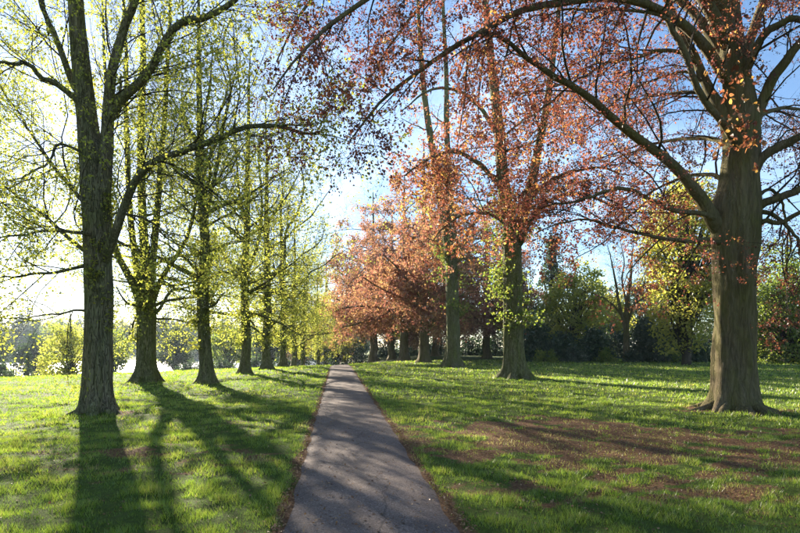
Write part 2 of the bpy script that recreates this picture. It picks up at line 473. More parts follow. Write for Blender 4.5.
def trunk_mesh(rng, pts, base, sides=26, rings=70, flare=0.9, roots=6, flute=0.05, lump=0.04, flare_h=0.55, ridge=0.06):
    """the bole, from below the turf to its tip, with root flare and fluting"""
    c = resample(pts, rings * 3)
    h = c[:, 2] - base[2]
    L = np.linspace(0, 1, rings) ** 1.6
    c = np.stack([np.interp(L * (len(c) - 1), np.arange(len(c)), c[:, j]) for j in range(4)], 1)
    th = np.linspace(0, 2 * PI, sides, endpoint=False)
    ph = rng.random(6) * 6.28
    hh = np.maximum(c[:, 2] - base[2], 0)[:, None]
    root = np.exp(-hh / flare_h)
    lob = 0.5 + 0.5 * np.cos(roots * th + ph[0] + 0.5 * np.sin(2 * th + ph[1]))[None]
    rad = c[:, 3:4] * (1 + flare * root ** 1.6 * lob + flare * 0.25 * root)
    tw = th[None] + 0.10 * hh
    rad = rad * (1 + flute * np.cos(3 * tw + ph[2]) + flute * 0.7 * np.cos(5 * tw + ph[3] + 0.15 * hh) + flute * 0.5 * np.cos(9 * tw + ph[4]))
    rid = fbm(th[None] * 26 / (2 * PI) * 1.0 + 0.9 * hh + 31, hh * 0.8 + ph[1], 3) - 0.5
    edge = np.minimum(1, np.minimum(th, 2 * PI - th) / 0.35)[None]
    rad = rad * (1 + ridge * rid * edge)
    rad = rad * (1 + lump * 2 * (fbm(np.cos(th)[None] * 1.5 + hh * 0.9 + 11, np.sin(th)[None] * 1.5 + hh * 0.7 + ph[5], 3) - 0.5))
    V = np.stack([c[:, 0:1] + rad * np.cos(th), c[:, 1:2] + rad * np.sin(th), np.repeat(c[:, 2:3], sides, 1)], -1)
    ids = np.arange(rings * sides).reshape(rings, sides)
    a, b = ids[:-1], ids[1:]
    q = np.stack([a, np.roll(a, -1, 1), np.roll(b, -1, 1), b], -1).reshape(-1, 4)
    return V.reshape(-1, 3), q

def limb_curve(rng, pts, n, wob=0.04):
    c = resample(pts, n)
    w = rng.normal(size=(n, 3)) * wob * np.linspace(0, 1, n)[:, None]
    c[:, :3] += (w + np.roll(w, 1, 0) + np.roll(w, -1, 0)) * 0.6
    s = np.concatenate([[0], np.cumsum(np.linalg.norm(np.diff(c[:, :3], axis=0), axis=1))])
    c[:, 3] *= 1 + 0.5 * np.exp(-s / (2.5 * c[0, 3] + 0.05))
    c[:, 3] *= 1 + 0.10 * (fbm(s * 3.1 + rng.random() * 50, s * 0 + 2.0, 3) - 0.5) * 2
    c[0, 3] *= 0.45
    return c

def tree(name, label, base, trunk, limbs, seed, bark, leafm, lv, group=None, cat='tree', auto=None, stems=(), extra=None, sides=26, rings=70, flare=0.9, flute=0.05, roots=6, lump=0.04, flare_h=0.55, leaf2=None, ridge=0.06, rk=1.0, lk=1.0, nroots=0):
    """trunk: rows (x,y,z,r) in world space; limbs: list of such rows; lv: dict of branching numbers"""
    rng = np.random.default_rng(seed)
    base = np.array(base, float)
    root = thing(name, label, cat, tuple(base), group)
    loc = lambda V: V - base
    thin = lambda rws, k: [[q[0], q[1], q[2], q[3] * k] for q in rws]
    trunk = thin(trunk, rk); limbs = [thin(l, lk) for l in limbs]; stems = [thin(l, lk) for l in stems]
    V, Q = trunk_mesh(rng, trunk, base, sides, rings, flare, roots, flute, lump, flare_h, ridge)
    obj('trunk', new_mesh('trunk', loc(V), Q), M[bark], root)
    for k in range(nroots):                                     # surface roots running out under the turf
        a = (k + rng.random() * 0.7) * 2 * PI / nroots
        R = trunk[0][3] * (1.25 + 0.15 * rng.random()); ln = R * (1.0 + 0.9 * rng.random())
        dd = np.array([np.cos(a), np.sin(a)]); bend = rng.normal() * 0.25
        rws = []
        for q_ in np.linspace(0, 1, 6):
            aa = a + bend * q_; r_ = R * 0.55 + ln * q_
            px, py = base[0] + np.cos(aa) * r_, base[1] + np.sin(aa) * r_
            rr0 = R * (0.22 - 0.15 * q_)
            rws.append([px, py, gz(px, py) + 0.42 * R * (1 - q_) ** 2.2 - rr0 * (0.35 + 0.8 * q_), rr0])
        c = resample(rws, 10)
        V, Q = tubes(c[None, :, :3], c[None, :, 3], 8)
        obj('root', new_mesh('root', loc(V), Q), M[bark], root)
    curves = []
    for L in limbs:
        n = 16 if len(L) < 5 else 26
        curves.append(limb_curve(rng, L, n))
    tr = resample(trunk, 60)
    for auto in (auto if isinstance(auto, (list, tuple)) else [auto] if auto else []):
        for _ in range(auto['n']):
            hsel = auto['h0'] + (auto['h1'] - auto['h0']) * rng.random() ** auto.get('pow', 1.0)
            src = tr
            if stems and rng.random() < 0.6: src = resample(stems[rng.integers(len(stems))], 60)
            k = int(np.argmin(np.abs(src[:, 2] - base[2] - hsel)))
            p, r = src[k, :3], src[k, 3]
            az = rng.random() * 2 * PI
            fr = (hsel - auto['h0']) / max(0.1, auto['h1'] - auto['h0'])
            ln = auto['len'] * (1 - 0.55 * fr) * (0.7 + 0.6 * rng.random())
            el = np.radians(auto['el'] + rng.normal() * 12)
            d = np.array([np.cos(az) * np.cos(el), np.sin(az) * np.cos(el), np.sin(el)])
            rows = []; pp = p.copy(); rr = min(r * 0.5, 0.018 * ln + 0.01)
            for s in range(6):
                rows.append([*pp, rr * (1 - 0.14 * s)])
                d = norm(d + rng.normal(size=3) * 0.16 + np.array([0, 0, auto['trop']]))
                pp = pp + d * ln / 5
            curves.append(limb_curve(rng, rows, 16, 0.03))
    for s in stems: curves.append(limb_curve(rng, s, 26, 0.03))
    for c in curves:
        if c[2, 3] > lv.get('limb_r', 0.03):
            V, Q = tubes(c[None, :, :3], c[None, :, 3], 12 if c[2, 3] > 0.08 else 8)
            obj('limb', new_mesh('limb', loc(V), Q), M[bark], root)
    tw, cr, cr2 = Geo(), Crown(), Crown()
    for c in curves:
        P0, R0 = c[None, :, :3], c[None, :, 3]
        if c[2, 3] <= lv.get('limb_r', 0.03): tw.add(*tubes(P0, R0, 5))
        ln = np.linalg.norm(np.diff(c[:, :3], axis=0), axis=1).sum()
        n2 = max(2, int(ln * lv['d2'] + 0.5))
        P2, R2 = children(rng, P0, R0, n2, lv.get('t2', 0.18), 0.98, lv['l2'], lv.get('a2', 48), lv.get('g2', 0.03), 0.17, 6, rr=0.5, flat=lv.get('flat', 0), thick=lv.get('thick', 0.0062))
        if 'hmax' in lv:
            kk = (P2[:, 0, 2] < lv['hmax']) | (rng.random(len(P2)) < 0.5); P2, R2 = P2[kk], R2[kk]
            if not len(P2): continue
        tw.add(*tubes(P2, R2, 4))
        P3, R3 = children(rng, P2, R2, lv['n3'], 0.12, 1.0, lv['l3'], lv.get('a3', 48), lv.get('g3', 0.0), 0.22, 3, flat=lv.get('flat', 0), rmin=lv.get('rmin', 0.004))
        tw.add(*tubes(P3, R3, 3))
        if lv.get('n4'):
            P4, R4 = children(rng, P3, R3, lv['n4'], 0.1, 1.0, lv['l4'], 50, lv.get('g4', -0.05), 0.2, 1, flat=lv.get('flat', 0), rmin=lv.get('rmin', 0.004) * 0.8)
            kk = rng.random(len(P4)) < 0.75
            tw.add(*tubes(P4[kk], R4[kk], 3))
        else: P4 = P3
        keep = P4[rng.random(len(P4)) < lv.get('leafy', 1.0)]
        if 'hmax' in lv: keep = keep[(keep[:, 0, 2] < lv['hmax']) | (rng.random(len(keep)) < lv.get('high', 0.2))]
        if len(keep):
            z = leaves(rng, keep, lv['leaves'], lv['size'], lv.get('jit', 0.03), droop=lv.get('droop', 0.3), up=lv.get('up', 0.5), hexa=lv.get('hexa', False),
                       tint=np.clip(np.repeat(rng.random(len(keep)), lv['leaves']) * 0.55 + rng.random(len(keep) * lv['leaves']) * 0.5 + lv.get('tb', 0), 0, 1))
            cr.add(z)
    if extra: extra(rng, tr, tw, cr, cr2)
    if tw.n: obj('twigs', Geo.mesh(tw, 'twigs'), M['twig_dark'] if bark != 'bark_green' else M[bark], root, 'stuff')
    if cr.n: obj('crown', cr.mesh('crown'), M[leafm], root, 'stuff')
    if cr2.n: obj('low_shoots', cr2.mesh('low_shoots'), M[leaf2 or 'leaf_lime'], root, 'stuff')
    for ch in root.children:
        if ch.name.split('.')[0] in ('twigs', 'crown', 'low_shoots'):
            me = ch.data
            co = np.empty(len(me.vertices) * 3, np.float32); me.vertices.foreach_get('co', co)
            co = co.reshape(-1, 3) - base.astype(np.float32); me.vertices.foreach_set('co', co.ravel()); me.update()
    return root

def rows(y, *pts, R=None):
    """rows (u,v,r[,depth]) measured at depth y -> world rows"""
    o = []
    for p in pts:
        yy = p[3] if len(p) > 3 else y
        o.append([*at(p[0], p[1], yy), p[2]])
    return o

def gz(x, y): return float(surf(np.array([x]), np.array([y]))[0])
def base_at(x, y): return (x, y, gz(x, y))

def bole(b, pts):
    """root end below the turf, then the traced points"""
    return [[b[0], b[1], b[2] - 0.25, pts[0][3]], [b[0], b[1], b[2] + 0.02, pts[0][3]]] + [list(p) for p in pts[0:]]

# shoots that sprout straight from a mossy bole
def bole_shoots(h0, h1, n, ln, size, nl, t2=False):
    def f(rng, tr, tw, cr, cr2):
        nc = max(6, n // 16); ci = rng.integers(nc, size=n)
        hs = tr[0, 2] + 0.3 + h0 + (h1 - h0) * np.clip(rng.random(nc)[ci] + rng.normal(size=n) * 0.035, 0, 1)
        P = np.stack([np.interp(hs, tr[:, 2], tr[:, j]) for j in range(4)], 1)
        az = rng.random(nc)[ci] * 2 * PI + rng.normal(size=n) * 0.35
        d = np.stack([np.cos(az), np.sin(az), 0.3 + 0.6 * rng.random(n)], 1)
        p = P[:, :3] + np.stack([np.cos(az), np.sin(az), 0 * az], 1) * (P[:, 3:4] * 0.95)
        out = [p]; D = norm(d); L = ln * (0.3 + rng.random(n))
        for s in range(3):
            D = norm(D + rng.normal(size=D.shape) * 0.25 + np.array([0, 0, -0.12])); out.append(out[-1] + D * (L / 3)[:, None])
        P4 = np.stack(out, 1)
        tw.add(*tubes(P4, np.repeat(np.linspace(0.006, 0.002, 4)[None], n, 0), 3))
        (cr2 if t2 else cr).add(leaves(rng, P4, nl, size, 0.03, up=0.3))
    return f

LIME = 'mature lime trees in a row left of the path'
BEECH = 'copper beeches in a row right of the path'
# ---- big near lime on the left
Y1 = 14.1
b = base_at(*at(96, 412, Y1)[:2])
tp = rows(Y1, (97, 400, .46), (98, 340, .44), (98, 290, .44), (97, 235, .45), (94, 190, .42), (89, 140, .345), (84, 90, .29), (80, 50, .265), (76, 0, .24), (73, -60, .2), (76, -130, .15), (74, -210, .09), (76, -280, .04))
limbs = [
    rows(Y1, (99, 225, .24), (104, 175, .235), (107, 130, .20), (110, 90, .17), (114, 60, .15), (122, 28, .14), (136, -5, .12, 13.8), (150, -50, .10, 13.5), (158, -120, .06, 13.2), (170, -190, .03, 13)),
    rows(Y1, (109, 120, .13, 14.0), (122, 99, .135, 13.8), (140, 82, .13, 13.5), (156, 60, .12, 13.2), (168, 38, .11, 13), (183, 23, .10, 12.8), (208, 17, .09, 12.6), (232, 2, .075, 12.4), (262, -30, .05, 12.2), (300, -50, .03, 12)),
    rows(Y1, (100, 268, .16), (114, 236, .135, 13.7), (126, 203, .125, 13.5), (138, 178, .115, 13.2), (154, 162, .105, 12.9), (180, 153, .095, 12.6), (206, 145, .085, 12.3), (240, 131, .07, 12.1), (275, 127, .055, 11.9), (305, 138, .04, 11.8), (325, 131, .02, 11.7)),
    rows(Y1, (92, 118, .10), (72, 96, .095, 13.8), (56, 83, .085, 13.5), (40, 76, .075, 13.2), (27, 63, .065, 13), (10, 66, .05, 12.8), (-18, 52, .03, 12.6)),
    rows(Y1, (90, 110, .12), (74, 85, .115, 14.4), (64, 60, .105, 14.6), (52, 30, .095, 14.9), (40, 0, .085, 15.2), (24, -50, .06, 15.6), (10, -110, .03, 16)),
    rows(Y1, (95, 160, .05), (72, 148, .045, 13.7), (56, 145, .042, 13.4), (47, 160, .035, 13.2), (30, 172, .028, 13), (4, 186, .015, 12.7)),
    rows(Y1, (96, 262, .07), (76, 268, .055, 13.9), (45, 274, .045, 13.7), (15, 276, .035, 13.5), (-25, 284, .02, 13.3)),
    rows(Y1, (96, 312, .045), (78, 311, .035, 13.8), (52, 314, .028, 13.5), (25, 317, .02, 13.2), (-8, 316, .01, 13)),
    rows(Y1, (97, 258, .09), (78, 246, .075, 14.6), (50, 222, .065, 15), (24, 200, .05, 15.4), (-6, 180, .04, 15.8), (-50, 150, .02, 16.3)),
    rows(Y1, (96, 215, .08), (78, 196, .07, 14.8), (56, 168, .06, 15.4), (36, 140, .05, 16), (10, 100, .04, 16.5), (-20, 60, .02, 17)),
    rows(Y1, (97, 238, .06), (78, 232, .055, 13.4), (50, 232, .045, 12.8), (20, 236, .03, 12.2), (-20, 246, .015, 11.8)),
    rows(Y1, (98, 250, .06), (112, 215, .05, 15), (126, 214, .045, 16), (150, 222, .04, 16.6), (172, 242, .03, 17), (200, 250, .015, 17.4)),
    rows(Y1, (108, 145, .05), (118, 92, .045, 14.6), (120, 78, .04, 14.9), (130, 76, .035, 15.2), (150, 60, .02, 15.6)),
]
lvL = dict(d2=3.5, l2=3.4, a2=42, g2=0.01, n3=11, l3=1.4, n4=6, l4=0.55, g3=-0.03, g4=-0.06, leaves=5, size=0.068, leafy=0.78, rmin=0.003, hmax=12.0, tb=-0.02)
tree('lime_tree', 'tall near lime on the left, forked high, small leaves sprouting along its fluted trunk', b, bole(b, tp), limbs, 11, 'bark_lime', 'leaf_lime', lvL, LIME,
     auto=dict(n=12, h0=10, h1=20, len=4.5, el=45, trop=0.03), extra=bole_shoots(2.2, 9.0, 420, 0.30, 0.075, 4), flare=0.75, flute=0.05, rings=110, sides=56, lump=0.07, ridge=0.16, flare_h=0.42, rk=0.77, lk=0.78, nroots=8)

# ---- multi-stemmed lime behind it
Y2 = 26.0
b = base_at(*at(147, 381, Y2)[:2])
tp = rows(Y2, (147, 370, .64), (147, 345, .62), (147, 320, .64), (146, 298, .66), (146, 280, .45), (145, 255, .33), (142, 200, .28), (141, 140, .25), (143, 60, .2), (142, 0, .16), (144, -60, .10), (146, -120, .04))
st2 = [
    rows(Y2, (145, 315, .36), (134, 285, .33, 25.6), (121, 262, .27, 25.2), (112, 236, .23, 25), (108, 190, .19, 24.8), (107, 120, .15, 24.6), (104, 40, .1, 24.5), (100, -50, .04, 24.4)),
    rows(Y2, (144, 310, .33), (137, 270, .29, 26.4), (131, 220, .26, 26.7), (127, 150, .22, 26.9), (126, 70, .17, 27), (123, -10, .12, 27.1), (120, -90, .04, 27.2)),
    rows(Y2, (148, 310, .33), (152, 270, .30, 25.6), (156, 225, .27, 25.3), (161, 165, .23, 25.1), (166, 90, .18, 25), (169, 10, .13, 24.9), (174, -80, .04, 24.8)),
    rows(Y2, (149, 312, .28), (158, 286, .23, 26.4), (168, 268, .20, 26.7), (182, 248, .17, 27), (192, 222, .15, 27.2), (199, 180, .12, 27.4), (206, 120, .09, 27.6), (214, 50, .04, 27.8)),
    rows(Y2, (149, 318, .18), (160, 308, .13, 25.4), (170, 292, .11, 25), (184, 288, .08, 24.7), (204, 284, .05, 24.4)),
]
lvM = dict(d2=1.8, l2=3.8, a2=38, g2=0.045, n3=11, l3=1.6, n4=4, l4=0.75, g3=0.01, g4=0.0, leaves=4, size=0.092, jit=0.06, leafy=0.52, rmin=0.0032, limb_r=0.07, hmax=12)
tree('lime_tree', 'lime dividing low into several upright stems, its mossy green bole in front of the lake', b, bole(b, tp), [], 23, 'bark_green', 'leaf_lime', lvM, LIME, stems=st2,
     auto=[dict(n=14, h0=4, h1=14, len=4.0, el=30, trop=0.02), dict(n=14, h0=2.6, h1=7, len=4.0, el=12, trop=-0.05)], extra=bole_shoots(2.0, 6.5, 500, 0.55, 0.11, 5), rk=0.66, lk=0.56, flare=0.95, flute=0.05, sides=44, rings=90, ridge=0.12, lump=0.08, flare_h=0.6)

# ---- straight limes of the avenue on the left
def avenue_lime(u, vb, y, w, seed, label, top_u, forks, dens=1.0, ht=20, scale=1.0):
    x = (u - 400) / 533.3 * y
    b = base_at(x, y)
    xt = (top_u - 400) / 533.3 * y
    rr = np.random.default_rng(seed + 900)
    hs = [0.5, 2, 4, 6.5, 9, 12, 15, 18, ht]
    tp = []
    for h in hs:
        f = h / ht
        tp.append([x + (xt - x) * f + rr.normal() * 0.07 * (h > 1), y + rr.normal() * 0.1 * (h > 1), b[2] + h, max(0.03, w / 2 * (1 - 0.9 * f ** 1.1))])
    st = []
    for (h0, dx, dy, r, hl) in forks:
        i = np.interp(h0, hs, np.arange(len(hs))); p0 = np.array([np.interp(h0, hs, [q[j] for q in tp]) for j in range(4)])
        rws = []
        for s in np.linspace(0, 1, 7):
            rws.append([p0[0] + dx * (s ** 0.75) + rr.normal() * 0.2 * (s > 0), p0[1] + dy * (s ** 0.75) + rr.normal() * 0.2 * (s > 0), p0[2] + hl * s, r * (1 - 0.8 * s)])
        st.append(rws)
    lv = dict(lvM); lv['d2'] = 1.6 * dens; lv['size'] = 0.092 * scale
    if y > 32: lv.update(n3=9, n4=4, leaves=4, size=0.115 * scale, rmin=0.005, d2=1.1 * dens)
    return tree('lime_tree', label, b, bole(b, tp), [], seed, 'bark_green', 'leaf_lime', lv, LIME, stems=st,
                auto=[dict(n=20, h0=4, h1=13, len=6.0, el=24, trop=0.05, pow=1.2), dict(n=14, h0=2.3, h1=6.5, len=4.2, el=14, trop=-0.05)], extra=bole_shoots(1.6, 7.0, 420, 0.8, 0.12 * scale, 6), rk=0.86 if y < 30 else 0.70, lk=0.68 if y < 30 else 0.55, flare=1.0, flute=0.04, rings=60, sides=30, ridge=0.10, lump=0.07, flare_h=0.5)
avenue_lime(207, 383, 25.3, 0.72, 31, 'slim straight lime, third from the left, with leafy shoots along its bole', 197, [(7.4, 1.6, -0.6, .17, 10), (6.0, -1.2, 0.8, .13, 11), (8.5, 0.7, 1.0, .13, 9)])
avenue_lime(245, 374, 33.0, 0.86, 32, 'leaf-clad straight lime, fourth trunk from the left edge', 250, [(6.0, 1.9, -0.8, .2, 12), (8.0, -1.4, 0.7, .18, 10), (5.0, 5.2, -1.5, .15, 3.6), (8.5, 4.2, -1.0, .14, 5)], 1.0)
lime5 = avenue_lime(267, 370, 40.0, 0.95, 33, 'lime with a flared foot, fifth trunk from the left edge', 266, [(6.5, 3.2, 0.5, .22, 11), (7.0, -1.8, -0.7, .18, 12), (5.5, 6.0, -2.0, .16, 3.2), (9, 5.0, -1.0, .15, 4.5)], 1.0, scale=1.1)
for (u, y, rz, s, lab) in [(283, 50, 1.7, 0.95, 'distant lime just past the flared one, sixth trunk from the left edge'),
                           (294, 62, 3.4, 0.95, 'distant lime of the left row, seventh trunk from the left edge'),
                           (318, 92, 2.6, 0.95, 'pale green distant lime left of the path\'s end, its twigs closing the view'),
                           (346, 118, 4.3, 1.0, 'farthest pale green lime, standing right over the end of the path'),
                           (303, 76, 5.0, 0.9, 'distant lime of the left row, eighth trunk from the left edge')]:
    x = (u - 400) / 533.3 * y
    copy_thing(lime5, base_at(x, y), rz, s, lab)

# ---- great copper beech on the right
YB = 14.6
b = base_at(*at(733, 409, YB)[:2])
tp = rows(YB, (733, 400, .72), (733, 370, .70), (734, 335, .665), (734, 300, .66), (734, 265, .69), (734, 232, .74), (735, 205, .73), (739, 175, .60), (741, 145, .55), (740, 115, .54), (738, 88, .46), (733, 50, .38), (729, 10, .35), (726, -40, .31), (722, -110, .24), (726, -190, .16), (730, -280, .07))
limbs = [
    rows(YB, (722, 238, .27), (706, 206, .245, 14.4), (692, 186, .215, 14.2), (676, 168, .195, 13.9), (657, 152, .175, 13.6), (636, 138, .155, 13.2), (612, 118, .14, 12.8), (588, 96, .12, 12.4), (560, 80, .10, 12), (532, 60, .085, 11.6), (508, 38, .065, 11.2), (484, 33, .05, 10.8), (458, 44, .035, 10.4), (430, 62, .02, 10)),
    rows(YB, (728, 226, .13), (704, 214, .10, 14.2), (682, 212, .09, 13.9), (660, 205, .08, 13.6), (640, 194, .07, 13.3), (616, 189, .06, 13), (592, 195, .05, 12.8), (566, 206, .035, 12.6), (540, 212, .02, 12.4)),
    rows(YB, (728, 246, .11), (706, 239, .085, 14.1), (688, 241, .08, 13.8), (664, 238, .07, 13.5), (640, 232, .06, 13.2), (612, 226, .05, 12.9), (586, 219, .04, 12.6), (560, 224, .025, 12.4), (535, 236, .015, 12.2)),
    rows(YB, (740, 150, .16), (724, 124, .13, 13.9), (708, 106, .12, 13.7), (696, 84, .115, 13.5), (689, 62, .11, 13.4), (680, 42, .105, 13.3), (670, 26, .10, 13.2), (668, 5, .09, 13.2), (672, -25, .08, 13.2), (668, -70, .05, 13), (660, -120, .02, 13)),
    rows(YB, (671, 24, .06, 13.2), (660, 15, .06, 13.1), (634, 11, .055, 12.8), (606, 8, .05, 12.5), (575, 10, .04, 12.2), (545, 14, .03, 11.9), (515, 24, .02, 11.6)),
    rows(YB, (734, 140, .26), (722, 112, .23, 14.7), (708, 88, .19, 14.9), (695, 58, .165, 15.1), (684, 36, .15, 15.2), (672, 10, .13, 15.3), (655, -30, .11, 15.5), (630, -90, .07, 15.8), (610, -150, .03, 16)),
    rows(YB, (700, 66, .08, 15.0), (680, 52, .075, 14.6), (660, 51, .07, 14.2), (640, 56, .06, 13.8), (614, 62, .05, 13.4), (588, 74, .04, 13), (560, 92, .03, 12.6), (530, 118, .02, 12.2)),
    rows(YB, (705, 84, .06, 14.9), (684, 72, .055, 15.3), (658, 79, .05, 15.7), (632, 90, .045, 16.1), (610, 106, .035, 16.5), (588, 128, .02, 16.9)),
    rows(YB, (748, 150, .25), (758, 112, .21, 14.4), (772, 82, .19, 14.2), (786, 62, .17, 14), (804, 40, .15, 13.8), (840, 0, .11, 13.5), (880, -50, .05, 13.2)),
    rows(YB, (745, 190, .22), (760, 160, .18, 14.3), (778, 146, .17, 14.1), (800, 136, .15, 13.9), (840, 112, .11, 13.6), (890, 90, .05, 13.2)),
    rows(YB, (745, 225, .18), (762, 204, .15, 14.3), (782, 197, .14, 14), (804, 188, .13, 13.8), (850, 170, .09, 13.4), (900, 165, .04, 13)),
    rows(YB, (745, 236, .12), (764, 221, .095, 14.2), (780, 223, .09, 14), (804, 212, .08, 13.7), (845, 206, .05, 13.4), (890, 215, .02, 13)),
    rows(YB, (737, 85, .22), (750, 40, .19, 14.9), (766, -5, .16, 15.2), (785, -60, .11, 15.5), (800, -130, .04, 15.8)),
    rows(YB, (737, 100, .16), (760, 40, .14, 13.9), (785, 22, .12, 13.5), (810, 20, .09, 13.1), (850, 10, .04, 12.8)),
    rows(YB, (748, 212, .10), (772, 214, .08, 14.2), (792, 232, .06, 13.8), (806, 262, .04, 13.5), (814, 300, .015, 13.3)),
    rows(YB, (750, 205, .09), (768, 190, .07, 15.2), (782, 205, .055, 15.7), (790, 240, .04, 16), (786, 285, .012, 16.2)),
    rows(YB, (736, 150, .13), (715, 140, .10, 15.6), (690, 138, .085, 16.6), (662, 142, .07, 17.6), (632, 152, .05, 18.6), (600, 168, .025, 19.6)),
    rows(YB, (734, 190, .12), (715, 176, .09, 15.8), (694, 176, .075, 16.8), (668, 184, .06, 17.8), (640, 198, .04, 18.8), (612, 216, .02, 19.6)),
    rows(YB, (736, 110, .13), (712, 96, .10, 16), (684, 92, .085, 17.4), (650, 98, .07, 18.8), (616, 112, .045, 20), (584, 132, .02, 21)),
    rows(YB, (746, 130, .12), (768, 112, .10, 16), (790, 108, .08, 17.4), (815, 112, .05, 18.6), (840, 126, .02, 19.6)),
    # long arms that reach out over the path towards the viewer
    rows(YB, (736, 60, .24), (690, -20, .2, 13.8), (620, -55, .17, 12.8), (550, -60, .14, 11.9), (480, -48, .115, 11.2), (410, -25, .09, 10.6), (350, 10, .065, 10.2), (305, 48, .04, 9.9), (272, 92, .02, 9.7)),
    rows(YB, (732, 20, .22), (660, -90, .18, 14.4), (570, -125, .15, 13.9), (480, -110, .12, 13.5), (400, -75, .095, 13.2), (340, -30, .07, 12.9), (300, 15, .045, 12.7), (278, 60, .02, 12.5)),
    rows(YB, (735, 90, .2), (690, 30, .17, 13.6), (630, 0, .14, 12.6), (560, 2, .115, 11.7), (500, 22, .09, 11), (440, 55, .065, 10.5), (390, 95, .04, 10.1), (350, 140, .02, 9.8)),
    rows(YB, (735, 70, .2), (680, 0, .17, 15.4), (600, -35, .14, 16.2), (520, -40, .115, 16.8), (450, -15, .09, 17.3), (400, 30, .06, 17.6), (370, 80, .03, 17.8)),
]
lvB = dict(d2=1.75, l2=3.0, a2=45, g2=-0.025, n3=9, l3=1.2, n4=6, l4=0.5, g3=-0.05, g4=-0.08, leaves=10, size=0.058, jit=0.03, leafy=0.78, thick=0.011, rmin=0.004, flat=0.45, up=0.9, hmax=12.5)
def beech_sprigs(rng, tr, tw, cr, cr2):
    # leafy sprigs hanging in front of the upper trunk
    n = 46
    u = 715 + 45 * rng.random(n); v = 10 + 150 * rng.random(n)
    p = np.stack([at(a, c, 13.55 + 0.4 * rng.random()) for a, c in zip(u, v)])
    out = [p]; D = norm(rng.normal(size=(n, 3)) * 0.6 + np.array([0, -0.2, -0.6]))
    for s in range(3):
        D = norm(D + rng.normal(size=D.shape) * 0.2 + np.array([0, 0, -0.15])); out.append(out[-1] + D * 0.17)
    P = np.stack(out, 1)
    tw.add(*tubes(P, np.repeat(np.linspace(0.006, 0.002, 4)[None], n, 0), 3))
    cr.add(leaves(rng, P, 6, 0.13, 0.03, tint=0.6 + 0.4 * rng.random(n * 6), hexa=True, up=0.2))
tree('copper_beech', 'massive copper beech on the right, thick grey-brown trunk with long arching limbs', b, bole(b, tp), limbs, 41, 'bark_beech', 'leaf_copper', lvB, BEECH,
     auto=dict(n=8, h0=11, h1=20, len=6, el=30, trop=-0.02), extra=beech_sprigs, flare=0.62, flute=0.045, rings=120, sides=64, lump=0.10, roots=7, flare_h=0.40, ridge=0.15, rk=0.77, lk=0.68, nroots=9)

# ---- second copper beech, forked, with yellow-green shoots low down
YC = 29.0
b = base_at(*at(515, 378, YC)[:2])
tp = rows(YC, (515, 370, .66), (514, 345, .62), (513, 310, .60), (513, 275, .60), (512, 248, .62), (509, 222, .44), (503, 180, .39), (499, 130, .34), (492, 70, .27), (486, 10, .2), (482, -60, .12), (480, -140, .04))
stC = [
    rows(YC, (514, 252, .42), (521, 222, .40), (530, 190, .36, 28.7), (538, 150, .31, 28.5), (547, 105, .26, 28.3), (554, 50, .2, 28.1), (560, -10, .14, 28), (566, -90, .04, 28)),
    rows(YC, (518, 248, .2), (530, 222, .17, 28), (545, 204, .15, 27.6), (566, 194, .13, 27.2), (590, 196, .1, 26.8), (615, 208, .06, 26.4), (635, 226, .03, 26)),
    rows(YC, (524, 205, .15, 28.7), (545, 184, .13, 28), (570, 172, .11, 27.4), (600, 168, .08, 26.8), (630, 176, .04, 26.2)),
    rows(YC, (503, 190, .18), (480, 165, .15, 28.2), (455, 152, .12, 27.5), (430, 158, .09, 26.9), (405, 176, .05, 26.4)),
    rows(YC, (500, 140, .18), (478, 105, .15, 29.5), (450, 88, .12, 30), (425, 92, .08, 30.4), (400, 112, .04, 30.8)),
    rows(YC, (512, 230, .14), (492, 215, .11, 28.2), (470, 214, .09, 27.6), (448, 224, .06, 27.1), (430, 242, .03, 26.7)),
]
lvC = dict(d2=1.5, l2=3.2, a2=48, g2=-0.04, n3=9, l3=1.5, n4=3, l4=0.7, g3=-0.07, leaves=8, size=0.13, jit=0.06, leafy=0.85, rmin=0.004, limb_r=0.06, flat=0.35, up=0.8, hmax=15, tb=0.12)
tree('copper_beech', 'copper beech forked into two stems, second trunk from the right, yellowish leaves low down', b, bole(b, tp), [], 51, 'bark_green', 'leaf_copper', lvC, BEECH, stems=stC,
     auto=dict(n=16, h0=7.5, h1=17, len=5.0, el=20, trop=-0.02), extra=bole_shoots(2.6, 9.5, 420, 1.5, 0.13, 9, True), rk=0.84, lk=0.72, flare=1.0, flute=0.05, roots=6, leaf2='leaf_spring', sides=40, rings=80, ridge=0.13, lump=0.08, flare_h=0.6, nroots=8)

